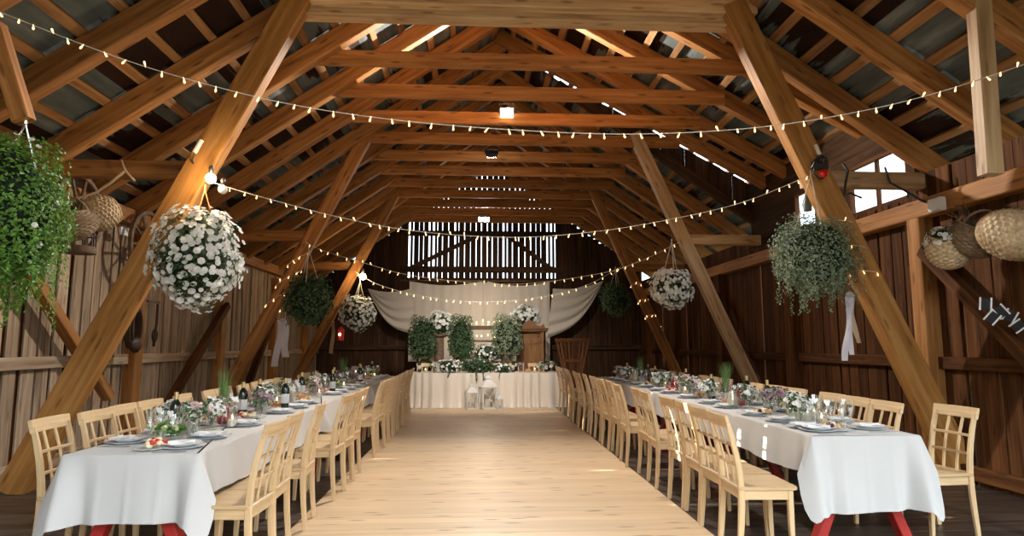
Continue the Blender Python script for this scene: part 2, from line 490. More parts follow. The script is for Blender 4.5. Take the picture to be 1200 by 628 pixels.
# roofs
def roof(name, sgn, ya, yb, s, tmax, t0=0, zoff=0.0, bext=0):
    mb = MB(); c = math.sqrt(1 + s * s)
    nx = 24
    def P(t, y, dz): return (X0 + sgn * t, y, zr(t, s) + dz + zoff)
    mb.m = 0
    L = (tmax - t0) * c
    ou, ov = U(0, 50), U(0, 20) // .84 * .84
    for (dz, flip) in ((.19, False), (.215, True)):
        vs = [P(t0, ya, dz), P(tmax, ya, dz), P(tmax, yb, dz), P(t0, yb, dz)]
        uv = [(ou + ya, ov), (ou + ya, ov + L), (ou + yb, ov + L), (ou + yb, ov)]
        f = (0, 1, 2, 3) if not flip else (3, 2, 1, 0)
        mb.add(vs, [f], [[uv[i] for i in f]])
    mb.m = 1
    d = .2
    while d < L - .05:
        t = t0 + d / c
        w = U(.085, .115)
        up = (sgn * s, 0, 1)
        bh = .1 if bext else .045
        mb.sweep([P(t, ya, .1875 - bh / 2), P(t, yb + bext, .1875 - bh / 2)], w, bh, up, .004)
        d += .42
    return struct(name, mb, [M_SHEET, M_BATTEN])
roof('ceiling_left', -1, Y0 - .3, Y1 + .3, SL, 5.45)
roof('ceiling_right_front', 1, Y0 - .3, DY0, SL, 5.05)
roof('ceiling_right_rear', 1, DY1, Y1 + .3, SL, 5.05)
roof('ceiling_dormer', 1, DY0, DY1 - .03, SD, 5.0, 0, 0, .22)

# rafters, collars, trusses
ks = range(-4, 12)
nth = 0
for k in ks:
    y = D0 + k * DS
    if y < Y0 + .2 or y > Y1 - .2: continue
    nth += 1
    tr = (k % 4 == 0)
    b = MB(); b.sweep([(X0 + .1, y - .08, zr(0) + .05), (X0 - 5.4, y - .08, zr(5.4))], .15, .23, (-SL, 0, 1), .012)
    struct('rafter', b, M_BEAM, ORD[nth - 1] + ' rafter from the camera on the roof slope opposite the windows', 'rafter')
    s = SD if DY0 < y < DY1 else SL
    yr = y + (.08 if k != 4 else -.22)
    b = MB(); b.sweep([(X0 - .1, yr, zr(0) + .05), (X0 + 4.98, yr, zr(4.98, s))], .15, .23, (s, 0, 1), .012)
    struct('rafter', b, M_BEAM, ORD[nth - 1] + ' rafter from the camera on the roof slope above the windows', 'rafter')
    if k < 0: continue
    b = MB()
    if k == 0:
        b.sweep([(X0 - 2.55, y - .22, 5.1), (X0 + 2.6, y - .22, 5.1)], .14, .22, (0, 0, 1), .012)
        b.sweep([(X0 - 2.4, y - .06, 4.97), (X0 + 2.4, y - .06, 4.97)], .2, .11, (0, 0, 1), .012)
        struct('collar_beam', b, M_PALE, 'pale double collar beam across the top of the front truss', 'beam')
    else:
        b.sweep([(X0 - 2.45, y, 4.97), (X0 + (2.65 if s == SL else 3.15), y, 4.97)], .07, .2, (0, 0, 1), .01)
        struct('collar_beam', b, M_BEAM, ORD[k] + ' collar beam counted back from the front truss', 'beam')
TRY = [D0, D0 + 4 * DS, D0 + 8 * DS]
TN = ['front truss', 'second truss', 'third truss']
SIDE = {-1: 'on the side opposite the windows', 1: 'on the window side'}
def strut_x(sgn, z):  # centre line of a strut
    a, b = (-4.38, -1.92) if sgn < 0 else (5.05, 2.84)
    return a + (b - a) * z / 5.0
for i, y in enumerate(TRY):
    for sgn in (-1, 1):
        b = MB()
        yy = y - .04 if i == 0 else y
        xt, xb = strut_x(sgn, 5.12), strut_x(sgn, 0.0)
        wd = .27 if i == 0 else .21
        for dy in ((-.055, .055) if i == 0 else (0,)):
            b.sweep([(xb, yy + dy - (.15 if i == 0 else 0), 0.0), (xt, yy + dy - (.15 if i == 0 else 0), 5.12)], .11 if i == 0 else .16, wd if dy <= 0 else wd - .05, (1, 0, 0), .012)
        struct('strut', b, M_STRUT if i == 0 else M_BEAM if sgn < 0 or i == 2 else M_PALE, 'long leaning strut of the %s %s' % (TN[i], SIDE[sgn]), 'strut')
        b = MB(); z = 3.22
        xs = strut_x(sgn, z); xe = XL + .02 if sgn < 0 else XR + .3
        b.sweep([(xs, y + .04, z), (xe, y + .04, z)], .14, .18, (0, 0, 1), .012)
        struct('tie_beam', b, M_BEAM if not (i == 1 and sgn > 0) and not (i == 0 and sgn > 0) else M_PALE, 'short tie beam of the %s %s' % (TN[i], SIDE[sgn]), 'beam')
# hangers on the nearest rafter pair
yh = D0 - 2 * DS
b = MB(); p = at(28, 142, y=yh - .1); q = at(-6, 30, y=yh - .1); b.sweep([p, q], .12, .1, (0, 1, 0), .008)
struct('roof_hanger', b, M_BEAM, 'short hanging timber above the big trailing green plant', 'beam')
b = MB(); p = at(1161, 205, y=yh + .05); q = at(1145, -24, y=yh + .05); b.sweep([p, q], .14, .12, (0, 1, 0), .008)
struct('roof_hanger', b, M_PALE, 'upright hanging timber in front of the window-side rafters', 'beam')

# rear gable
HX0, HX1, HZ0, HZ1 = -2.2, 2.45, 3.38, 5.15
def zroof(x): return ZR + .19 - SL * abs(x - X0)
gb = MB(); x = XL; k = 0
while x < XR:
    w = U(.14, .19); e = min(x + w, XR); c = (x + e) / 2
    zt = min(zroof(x), zroof(e)) + .02
    if 2.5 < c < 3.9 or -4.2 < c < -3.4: zt -= .05
    off = .02 if k % 2 else 0
    def bd(a, b, z0, z1):
        if z1 > z0 + .02: gb.box((a, Y1 - .012 - off, z0), (b, Y1 + .012 - off, z1), .002)
    if HX0 < c < HX1:
        bd(x - .01, e + .01, 0, HZ0)
        g = U(.02, .042) if R() > .12 else U(.0, .01)
        bd(x + g / 2, e - g / 2, HZ1, zt)
    else:
        z2 = HZ1 if abs(c - X0) < 2.6 else zt
        bd(x - .01, e + .01, 0, min(z2, zt))
        if z2 < zt:
            g = U(.01, .03) if R() > .3 else 0
            bd(x + g / 2, e - g / 2, HZ1, zt)
    x = e; k += 1
for z in (1.3, 2.9, 5.3, 5.85): gb.box((max(XL, X0 - (ZR - z) / SL + .1), Y1 - .12, z - .07), (min(XR, X0 + (ZR - z) / SL - .1), Y1 - .05, z + .07), .005)
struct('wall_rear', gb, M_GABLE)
# slatted hatch in the gable
hb = MB(); x = HX0; k = 0
while x < HX1 - .02:
    w = U(.12, .17); g = U(.01, .028)
    if k in (0, 1, 27, 28) or R() < .15: g = U(.04, .065); w = .08
    hb.box((x + g, Y1 - .012, HZ0), (min(x + w + g, HX1), Y1 + .012, HZ1), .002); x += w + g; k += 1
hb.box((HX0 - .1, Y1 - .1, HZ1 - .5), (HX1 + .1, Y1 - .02, HZ1 - .34), .004)
hb.box((HX0 - .1, Y1 - .1, HZ0 + .16), (HX1 + .1, Y1 - .02, HZ0 + .34), .004)
hb.box((HX0 - .1, Y1 - .1, HZ1 - .03), (HX1 + .1, Y1 - .02, HZ1 + .12), .004)
for (a, b_) in (((HX0 + .25, HZ0 + .3), (X0 - .35, HZ1 - .45)), ((HX1 - .2, HZ0 + .3), (X0 + .45, HZ1 - .45))):
    hb.sweep([(a[0], Y1 - .06, a[1]), (b_[0], Y1 - .06, b_[1])], .07, .13, (0, 0, 1), .004)
struct('wall_rear_hatch', hb, M_GABLE, 'slatted hatch letting daylight through the rear gable wall', 'hatch')
# front gable with the open doorway behind the camera
fb = MB(); x = XL
while x < XR:
    e = min(x + .2, XR); c = (x + e) / 2; zt = min(zroof(x), zroof(e))
    z0 = 5.2 if -2.2 < c < 3.0 else 0
    fb.box((x - .005, Y0 - .012, z0), (e + .005, Y0 + .012, zt), .002); x = e
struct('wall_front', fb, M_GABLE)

# dormer: far and near cheeks, header over the windows
for nm, y in (('wall_dormer_rear', DY1), ('wall_dormer_front', DY0)):
    b = MB(); t = 1.15; k = 0
    while t < 4.7:
        e = min(t + .22, 4.72); off = .02 * (k % 2)
        z0 = zr(e) + .12; z1 = zr(e, SD) + (.19 - .27 if y == DY1 else .19)
        a = t - .008; 
        if z1 > z0 + .05:
            g = .012 if k % 3 == 1 and y == DY1 else -.008
            dz = .19 - (.10 if y == DY1 else 0)
            xa, xb = X0 + t + g / 2, X0 + e - g / 2; ya, yb = y - .012 + off, y + .012 + off
            zz = [zr(t) + .12, zr(e) + .12, zr(e, SD) + dz, zr(t, SD) + dz]
            vs = [(xx, q, z_) for q in (ya, yb) for xx, z_ in zip((xa, xb, xb, xa), zz)]
            u0, v0 = U(0, 100), U(0, 100)
            fs = [(0, 1, 2, 3), (7, 6, 5, 4), (0, 4, 5, 1), (1, 5, 6, 2), (2, 6, 7, 3), (3, 7, 4, 0)]
            b.add(vs, fs, [[(u0 + vs[k_][2], v0 + vs[k_][0] + vs[k_][1]) for k_ in f] for f in fs])
        t = e; k += 1
    if y == DY1: b.sweep([(X0 + 1.0, y - .06, zr(1.0) + .1), (X0 + 4.75, y - .06, zr(4.75) + .1)], .1, .16, (SL, 0, 1), .005)
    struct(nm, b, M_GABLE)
WINS = [(7.0, 8.2), (8.45, 9.68)]
WZ0, WZ1 = 3.08, 3.75
b = MB()
b.box((XR - .04, DY0, WZ1), (XR + .04, DY1, zr(4.7, SD) + .2), .004)
for (a, c) in ((DY0, WINS[0][0]), (WINS[0][1], WINS[1][0]), (WINS[1][1], DY1)): b.box((XR - .05, a, PLZ), (XR + .05, c, WZ1), .004)
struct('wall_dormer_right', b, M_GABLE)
for i, (a, c) in enumerate(WINS):
    fr = MB(); T = .045
    fr.box((XR - .05, a, WZ0 - .02), (XR + .02, a + T, WZ1), .004); fr.box((XR - .05, c - T, WZ0 - .02), (XR + .02, c, WZ1), .004)
    fr.box((XR - .05, a, WZ0 - .02), (XR + .02, c, WZ0 + T), .004); fr.box((XR - .05, a, WZ1 - T), (XR + .02, c, WZ1), .004)
    m_ = (a + c) / 2; fr.box((XR - .04, m_ - .02, WZ0), (XR + .01, m_ + .02, WZ1), .003)
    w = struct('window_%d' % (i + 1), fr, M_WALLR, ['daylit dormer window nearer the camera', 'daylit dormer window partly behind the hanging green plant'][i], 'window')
    for (p, q) in ((a + T, m_ - .02), (m_ + .02, c - T)):
        g = MB(); g.box((XR - .014, p, WZ0 + T), (XR - .010, q, WZ1 - T)); obj('pane', g, M_GLASS, w)

# ------------------------------------------------------------------ chairs
def stile_x(z):
    if z < .45: return -.215 + .03 * math.sin(z / .45 * PI / 2)
    f = (z - .45) / .475
    return -.185 - .02 * f - .075 * f * f
def make_chair():
    t = thing('dining_chair', 'x', 'chair')
    s = MB()
    def seat(u, v):
        x = -.2 + .40 * u; y = (-.205 + .41 * v)
        return (x, y, .462 - .008 * math.sin(PI * u) * math.sin(PI * v))
    # seat slab with rounded rim
    n = 8; rim = []
    for (cx, cy, a0) in ((.16, .175, 0), (-.18, .175, 90), (-.18, -.175, 180), (.16, -.175, 270)):
        for k in range(5):
            a = math.radians(a0 + k * 22.5); rim.append((cx + .03 * math.cos(a), cy + .03 * math.sin(a)))
    m = len(rim); vs = []; fs = []; uvs = []
    for (z, k) in ((.438, .97), (.441, 1), (.457, 1), (.462, .975), (.4555, .6)):
        for (x, y) in rim: vs.append((x * k, y * k, z))
    for i in range(4):
        for j in range(m):
            j2 = (j + 1) % m; f = (i * m + j, i * m + j2, (i + 1) * m + j2, (i + 1) * m + j); fs.append(f)
            uvs.append([(vs[q][0] + 5, vs[q][1] + 7 + vs[q][2]) for q in f])
    f = tuple(4 * m + j for j in range(m)); fs.append(f); uvs.append([(vs[q][0] + 5, vs[q][1] + 7.45) for q in f])
    f = tuple(reversed(range(m))); fs.append(f); uvs.append([(vs[q][0] + 5, vs[q][1] + 7) for q in f])
    s.add(vs, fs, uvs); obj('seat', s, M_CHAIR, t, 40)
    a = MB()
    a.box((-.175, -.185, .375), (.15, -.163, .437), .003); a.box((-.175, .163, .375), (.15, .185, .437), .003)
    a.box((.13, -.18, .375), (.152, .18, .437), .003); a.box((-.195, -.18, .375), (-.173, .18, .437), .003)
    obj('seat_frame', a, M_CHAIR, t)
    for sy in (-1, 1):
        b = MB(); b.sweep([(.148, sy * .172, 0), (.142, sy * .172, .2), (.142, sy * .172, .437)], .036, .036, (1, 0, 0), .004, [.78, .95, 1]); obj('leg', b, M_CHAIR, t)
    for sy in (-1, 1):
        b = MB(); zs = [0, .1, .22, .34, .45, .56, .67, .78, .88]
        b.sweep([(stile_x(z), sy * .182, z) for z in zs], .026, .04, (1, 0, 0), .004, [.85, .92, 1, 1.05, 1.05, 1, .95, .9, .82]); obj('leg', b, M_CHAIR, t)
    b = MB()
    b.sweep([(stile_x(.885) - .022 * (1 - (q / .205) ** 2), q, .885) for q in (-.205, -.15, -.08, 0, .08, .15, .205)], .022, .085, (-.25, 0, 1), .005); obj('top_rail', b, M_CHAIR, t)
    for q in (-.062, .062):
        b = MB(); b.sweep([(stile_x(z) - .018 * (z - .44) / .4, q, z) for z in (.44, .54, .64, .74, .85)], .022, .012, (1, 0, 0), .002); obj('slat', b, M_CHAIR, t)
    for z in (.595, .725):
        b = MB(); b.sweep([(stile_x(z) - .016 * (z - .44) / .4 * (1 - (q / .18) ** 2), q, z) for q in (-.18, -.09, 0, .09, .18)], .016, .02, (0, 0, 1), .003); obj('crossbar', b, M_CHAIR, t)
    return t
chair0 = make_chair(); used = [False]
def chair(x, y, rz, label, group):
    if not used[0]:
        used[0] = True; chair0.location = (x, y, 0); chair0.rotation_euler = (0, 0, rz); chair0['label'] = label; chair0['group'] = group; return chair0
    return dup(chair0, (x, y, 0), rz, label, group)
TBL = {'L': 'the table opposite the windows', 'R': 'the table below the windows'}
ROWS = {  # near edges of the backs along the row, x of the seat centre, facing
    ('R', 'aisle'): ([4.27, 4.70, 5.14, 5.58, 6.3, 6.75, 7.45, 8.2, 8.65, 9.35, 10.0, 10.6, 11.1, 11.6, 12.2, 12.8, 13.4], 1.98, 0),
    ('L', 'aisle'): ([3.97, 4.40, 5.1, 6.05, 6.5, 6.95, 8.2, 8.65, 9.15, 9.65, 10.3, 10.9, 11.5, 12.1, 12.7], -1.49, PI),
    ('L', 'wall'): ([4.25, 4.67, 5.09, 5.51, 6.15, 6.72, 7.15, 7.6, 8.2, 8.62, 9.04, 10.1, 10.55, 11.2], -2.48, 0),
    ('R', 'wall'): ([4.62, 5.05, 5.48, 5.91, 6.6, 7.04, 7.5, 8.55, 9.0, 9.45, 10.4, 10.9, 11.5, 12.1], 3.15, PI),
}
PLACES = []
for (tb, sd), (ys, x, rz) in ROWS.items():
    for i, y in enumerate(ys):
        xx = x + U(-.03, .03); yc = y + .2; r = rz + U(-.07, .07)
        if (tb, sd, i) == ('R', 'wall', 0): xx, yc, r = 3.43, 4.82, PI + .08
        if (tb, sd, i) == ('R', 'aisle', 0): r = -.04
        chair(xx, yc, r, '%s wooden chair from the near end, %s side of %s' % (ORD[i], sd, TBL[tb]), 'dining chairs along the two long tables')
        PLACES.append((tb, sd, i, yc))
HX = [-1.25, -.75, -.05, .45, 1.0, 1.5]
for i, x in enumerate(HX):
    chair(x, 15.75, -PI / 2 + U(-.05, .05), '%s chair along the far side of the draped head table, counted from the ivy pillars' % ORD[i], 'chairs behind the head table')

# ------------------------------------------------------------------ long tables, trestles and cloths
ZT = .75
def make_table(nm, label, xa, xb, ya, yb):
    xc, yc = (xa + xb) / 2, (ya + yb) / 2
    t = thing('trestle_table', label, 'table', (xc, yc, 0), 0, 'red trestle tables')
    b = MB(); w, l = (xb - xa) / 2, (yb - ya) / 2
    for k in range(4): b.box((-w + k * w / 2 + .002, -l, ZT - .035), (-w + (k + 1) * w / 2 - .002, l, ZT), .003)
    obj('tabletop', b, M_PALE, t)
    n = 2 if yb - ya < 3.4 else 3
    for q in range(n):
        y = -l + .12 + (2 * l - .24) * q / (n - 1)
        for s in (-1, 1):
            b = MB(); b.sweep([(s * .33, y, 0), (s * .06, y, ZT - .1)], .07, .09, (0, 1, 0), .005); obj('leg', b, M_RED, t, label='red slanted trestle leg')
        b = MB(); b.box((-.3, y - .04, ZT - .1), (.3, y + .04, ZT - .035), .004); obj('crosspiece', b, M_RED, t, label='red crosspiece under the top')
    return t
def cloth(label, xa, xb, ya, yb, ds, d0, d1, seed):
    """ds drop on the long sides, d0/d1 drop at the near/far end"""
    rnd = random.Random(seed)
    pts = []; e = .006
    x0, x1, y0, y1 = xa - e, xb + e, ya - e, yb + e
    st = .015
    def lin(p, q, nrm, kind):
        L = (Vector(q) - Vector(p)).length; n = max(2, int(L / st))
        for i in range(n): 
            f = i / n; s = f * L
            pts.append((p[0] + (q[0] - p[0]) * f, p[1] + (q[1] - p[1]) * f, nrm, kind, min(s, L - s), s))
    lin((x0, y0), (x1, y0), (0, -1), 0)
    pts_c = []
    def corner(p, n0, n1, k0, k1):
        for i in range(1, 6):
            f = i / 6; a = Vector(n0) * (1 - f) + Vector(n1) * f; a.normalize()
            pts.append((p[0], p[1], (a.x, a.y), (k0, k1, f), 0, 0))
    corner((x1, y0), (0, -1), (1, 0), 0, 1); lin((x1, y0), (x1, y1), (1, 0), 1)
    corner((x1, y1), (1, 0), (0, 1), 1, 2); lin((x1, y1), (x0, y1), (0, 1), 2)
    corner((x0, y1), (0, 1), (-1, 0), 2, 3); lin((x0, y1), (x0, y0), (-1, 0), 3)
    corner((x0, y0), (-1, 0), (0, -1), 3, 0)
    D = {0: d0, 1: ds, 2: d1, 3: ds}
    ph = [rnd.uniform(0, 6) for _ in range(8)]
    m = len(pts); rows = 14; vs = []
    zt = ZT + .008
    for i, (x, y, nr, kd, cd, s) in enumerate(pts): vs.append((x - nr[0] * .012, y - nr[1] * .012, zt))
    for r in range(rows + 1):
        f = r / rows
        for i, (x, y, nr, kd, cd, s) in enumerate(pts):
            if isinstance(kd, tuple):
                a, b, q = kd; c = 1.0
                dd = D[a] * (1 - q) + D[b] * q
                lng = min(.17, min(D[a], D[b]) * .55)
                drop = dd + lng * math.sin(q * PI)
                amp = 0
            else:
                c = math.exp(-(cd / .075) ** 2)
                nb = [D[(kd + 1) % 4], D[(kd - 1) % 4]]
                drop = D[kd] + .012 * math.sin(s * 5 + ph[kd])
                amp = (1 - c) * (.007 * math.sin(s * 11 + ph[kd]) + .005 * math.sin(s * 23 + ph[kd + 4])) * min(1, D[kd] / .3)
                # the cloth pinches in beside the hanging corner
                amp -= .042 * math.exp(-((cd - .12) / .045) ** 2) * min(1, D[kd] / .3)
                if kd in (0, 2):   # pressed-in fold lines
                    for q in (.27, .5, .73): amp += .009 * math.exp(-((s - q * (xb - xa)) / .012) ** 2)
            small = min(1, drop / .25)
            o = .004 + f * (.025 + .085 * c * (1 if drop > .2 else .1)) * small + amp * f
            z = zt - drop * f - (.006 if r == 0 else 0)
            vs.append((x + nr[0] * o, y + nr[1] * o, z))
    fs = []
    for r in range(rows + 1):
        for i in range(m):
            j = (i + 1) % m
            fs.append((r * m + i, (r + 1) * m + i, (r + 1) * m + j, r * m + j))
    fs.append(tuple(range(m)))
    mb = MB(); mb.add(vs, fs)
    o = obj('tablecloth', mb, M_CLOTH, None, 60)
    return tag(o, label, 'tablecloth', 'plain linen tablecloths')
LT = [(-2.40, -1.64, 3.99, 7.08), (-2.43, -1.65, 7.1, 10.28), (-2.43, -1.65, 10.3, 13.2)]
RT = [(2.37, 3.15, 4.5, 8.58), (2.37, 3.15, 8.6, 12.6), ]
for i, q in enumerate(LT):
    make_table('', '%s trestle table from the near end in the row opposite the windows' % ORD[i], *q)
    cloth('off-white linen cloth on the %s table of the row opposite the windows' % ['nearest', 'middle', 'furthest'][i], *q, .275, .40 if i == 0 else .012, .012 if i < 2 else .3, 11 + i)
for i, q in enumerate(RT):
    make_table('', '%s trestle table from the near end in the row below the windows' % ORD[i], *q)
    cloth('off-white linen cloth on the %s table of the row below the windows' % ['nearer', 'further'][i], *q, .275, .52 if i == 0 else .012, .012 if i < 1 else .3, 21 + i)

# ------------------------------------------------------------------ tableware
TZ = ZT + .009
def lathe_mesh(name, prof, mat, n=20, smooth=35):
    b = MB(); b.lathe(prof, n); return mesh_of(name, b, mat, smooth)
ME_CHARGER = lathe_mesh('charger', [(0, 0), (.085, 0), (.095, .005), (.135, .014), (.137, .017), (.095, .009), (0, .007)], M_GREY, 28)
ME_PLATE = lathe_mesh('plate', [(0, 0), (.065, 0), (.072, .006), (.115, .018), (.116, .021), (.075, .011), (0, .008)], M_WHITE, 28)
ME_WINE = lathe_mesh('wine_glass', [(0, 0), (.034, 0), (.034, .002), (.006, .006), (.004, .012), (.004, .085), (.012, .093), (.03, .112), (.037, .14), (.035, .175), (.031, .195), (.030, .195), (.034, .172), (.0355, .14), (.028, .114), (.0, .098)], M_GLASS, 14)
ME_TUMB = lathe_mesh('tumbler', [(0, 0), (.028, 0), (.03, .006), (.036, .105), (.0345, .105), (.029, .014), (0, .012)], M_GLASS, 14)
ME_FLUTE = lathe_mesh('champagne_flute', [(0, 0), (.03, 0), (.03, .002), (.005, .006), (.004, .09), (.012, .1), (.024, .14), (.025, .19), (.022, .225), (.021, .225), (.0235, .19), (.022, .142), (0, .108)], M_GLASS, 12)
def heart_mesh():
    b = MB(); pts = []
    for k in range(24):
        a = 2 * PI * k / 24
        x = 16 * math.sin(a) ** 3; y = 13 * math.cos(a) - 5 * math.cos(2 * a) - 2 * math.cos(3 * a) - math.cos(4 * a)
        pts.append((x * .0016, y * .0016 + .03))
    vs = [(x, -.0006, y) for x, y in pts] + [(x, .0006, y) for x, y in pts]; n = 24
    b.add(vs, [tuple(range(n)), tuple(reversed(range(n, 2 * n)))] + [(i, i + n, (i + 1) % n + n, (i + 1) % n) for i in range(n)])
    return mesh_of('place_card', b, M_PAPER)
ME_HEART = heart_mesh()
def napkin_mesh():
    b = MB()
    b.grid(lambda u, v: (-.03 + .06 * u, -.075 + .15 * v, .006 + .012 * math.sin(PI * u) + .006 * math.sin(v * 7 + u * 3)), 8, 12)
    b.grid(lambda u, v: (-.03 + .06 * u, -.075 + .15 * v, 0.0), 1, 1)
    return mesh_of('napkin', b, M_PAPER, True)
ME_NAP = napkin_mesh()
def knife_mesh():
    b = MB(); b.sweep([(0, -.1, .002), (0, 0, .003), (0, .03, .003), (0, .1, .002)], .014, .0025, (0, 0, 1), 0, [1, .8, 1.2, .5]); return mesh_of('knife', b, M_STEEL)
def fork_mesh():
    b = MB(); b.sweep([(0, -.1, .002), (0, 0, .003), (0, .045, .003)], .012, .0025, (0, 0, 1), 0, [1, .5, 1])
    b.sweep([(0, .045, .003), (0, .055, .003)], .02, .0025, (0, 0, 1))
    for q in (-.008, 0, .008): b.sweep([(q, .055, .003), (q, .1, .006)], .003, .002, (0, 0, 1))
    return mesh_of('fork', b, M_STEEL)
ME_KNIFE, ME_FORK = knife_mesh(), fork_mesh()
def put(name, me, x, y, z, rz, label, cat, group):
    o = bpy.data.objects.new(name, me); COL.objects.link(o); o.location = (x, y, z); o.rotation_euler = (0, 0, rz)
    return tag(o, label, cat, group)
TS = {'L': 'table opposite windows', 'R': 'table below windows'}
EDGE = {('L', 'aisle'): (-1.65, -1), ('L', 'wall'): (-2.43, 1), ('R', 'aisle'): (2.37, 1), ('R', 'wall'): (3.15, -1)}
cnt = 0
for (tb, sd, i, yc) in PLACES:
    ex, dr = EDGE[(tb, sd)]
    lim = (3.99, 13.1) if tb == 'L' else (4.5, 12.55)
    if yc > lim[1] - .2: continue
    yc = max(yc, lim[0] + .2)
    w = 'at the %s place from the near end, %s side, %s' % (ORD[i], sd, TS[tb])
    px = ex + dr * .17 + U(-.012, .012); py = yc + U(-.03, .03)
    put('charger_plate', ME_CHARGER, px, py, TZ, 0, 'grey charger plate ' + w, 'plate', 'grey charger plates')
    put('dinner_plate', ME_PLATE, px, py, TZ + .0145, 0, 'white dinner plate ' + w, 'plate', 'white dinner plates')
    put('wine_glass', ME_WINE, ex + dr * .30, py + .13 + U(-.02, .02), TZ, 0, 'stemmed wine glass ' + w, 'glass', 'wine glasses')
    put('tumbler', ME_TUMB, ex + dr * .32, py + .04 + U(-.02, .02), TZ, 0, 'water tumbler ' + w, 'glass', 'water tumblers')
    put('champagne_flute', ME_FLUTE, ex + dr * .335, py - .07 + U(-.02, .02), TZ, 0, 'champagne flute ' + w, 'glass', 'champagne flutes')
    rr = (0 if dr < 0 else PI) + PI / 2
    put('napkin', ME_NAP, px, py + U(-.02, .02), TZ + .024, rr + U(-.5, .5), 'white folded napkin ' + w, 'napkin', 'white folded napkins')
    put('fork', ME_FORK, px, py + .178, TZ, rr + PI, 'steel fork ' + w, 'fork', 'forks at the places')
    put('knife', ME_KNIFE, px, py - .172, TZ, rr + PI, 'steel knife ' + w, 'knife', 'knives at the places')
    h = put('place_card', ME_HEART, ex + dr * .335 + dr * -.0, py - .07, TZ + .222, rr + PI / 2 + U(-.5, .5), 'white heart-shaped card ' + w, 'place card', 'heart place cards')
    h.location = (ex + dr * .30, py + .13 - .034, TZ + .17)
    cnt += 1
# centre pieces: prototypes
def bouquet(kind):
    t = thing('flower_vase', 'x', 'flowers')
    b = MB(); b.lathe([(0, 0), (.04, 0), (.045, .02), (.038, .09), (.042, .13), (.04, .13), (.035, .09), (.04, .02), (0, .012)], 16); obj('vase', b, M_GLASS, t, True)
    f = MB(); l = MB(); s_ = MB()
    for k in range(9 if kind else 12):
        a = U(0, 6.3); rr = U(.0, .1); p = Vector((rr * math.cos(a), rr * math.sin(a), .2 + U(-.04, .05) - rr * .5))
        s_.tube([(0, 0, .03), tuple(p * .5 + Vector((0, 0, .05))), tuple(p)], .002, 4)
        n = p - Vector((0, 0, .1))
        for q in range(8): f.flower(p + Vector((U(-.028, .028), U(-.028, .028), U(-.022, .022))), n + Vector((U(-.05, .05), U(-.05, .05), U(-.05, .05))), U(.013, .022))
    for k in range(60):
        a = U(0, 6.3); rr = U(.02, .13); p = Vector((rr * math.cos(a), rr * math.sin(a), .16 + U(-.05, .07)))
        l.leaf(p, p - Vector((0, 0, .1)) + Vector((U(-.1, .1), U(-.1, .1), U(-.1, .1))), U(.03, .06))
    obj('stems', s_, M_IVY, t); obj('leaves', l, M_IVY, t); obj('blossoms', f, [M_PETAL, M_PINK, M_MAUVE][kind], t)
    return t
def carafe(mat):
    t = thing('carafe', 'x', 'carafe')
    b = MB(); b.lathe([(0, 0), (.055, 0), (.06, .02), (.055, .1), (.03, .17), (.028, .2), (.038, .235), (.037, .235), (.026, .2), (.028, .17), (.053, .1), (.057, .02), (0, .005)], 18); obj('glass_body', b, M_GLASS, t, True)
    b = MB(); b.lathe([(0, .006), (.055, .02), (.051, .1), (.028, .165), (0, .165)], 18); obj('drink', b, mat, t, True)
    return t
def bottle(mat):
    t = thing('wine_bottle', 'x', 'bottle')
    b = MB(); b.lathe([(0, 0), (.037, 0), (.038, .01), (.038, .19), (.03, .225), (.014, .25), (.014, .3), (0, .3)], 18); obj('glass_body', b, mat, t, 50)
    b = MB(); b.lathe([(.0385, .06), (.0385, .15)], 18); obj('paper_label', b, M_PAPER, t, True)
    b = MB(); b.lathe([(.0, .253), (.0155, .253), (.0155, .302), (0, .304)], 14); obj('cap', b, M_FOIL, t, 50)
    return t
def platter(kind):
    t = thing('food_platter', 'x', 'platter')
    b = MB(); b.lathe([(0, 0), (.08, 0), (.14, .012), (.142, .015), (.08, .006), (0, .005)], 24, fn=lambda a, z: 1 - .25 * abs(math.sin(a))); obj('dish', b, M_WHITE, t, 40)
    mats = [[M_TOMATO, M_CREAMF], [M_ORANGE, M_BREAD], [M_BREAD, M_GRAPE, M_CREAMF]][kind]
    nm = [['tomatoes', 'cheese'], ['roast', 'bread_slices'], ['bread_slices', 'grapes', 'cheese']][kind]
    for q, m in enumerate(mats):
        f = MB()
        for k in range(13):
            a = U(0, 6.3); rr = U(0, .085); r = U(.014, .024)
            f.ball((rr * math.cos(a), rr * math.sin(a) * .75, .014 + r * .8 + U(0, .02)), (r, r * U(.7, 1.2), r * U(.6, 1)), 8, 5, .06)
        obj(nm[q], f, m, t, True, kind='stuff')
    return t
def salad():
    t = thing('salad_bowl', 'x', 'bowl')
    b = MB(); b.lathe([(0, 0), (.05, 0), (.095, .03), (.115, .085), (.113, .085), (.092, .032), (.05, .006), (0, .005)], 24); obj('glass_body', b, M_GLASS, t, True)
    l = MB()
    for k in range(170):
        a = U(0, 6.3); rr = U(0, .1); z = .03 + U(0, .075) * (1.2 - rr * 5)
        if rr > .09 and z < .05: continue
        l.leaf((rr * math.cos(a), rr * math.sin(a), z + .02), (U(-1, 1), U(-1, 1), 1), U(.03, .055), None, .8)
    obj('salad_leaves', l, M_SALAD, t)
    f = MB()
    for k in range(14):
        a = U(0, 6.3); rr = U(0, .08); f.ball((rr * math.cos(a), rr * math.sin(a), .1 + U(-.01, .015)), U(.01, .016), 7, 5)
    obj('cheese_cubes', f, M_CREAMF, t, True, kind='stuff')
    return t
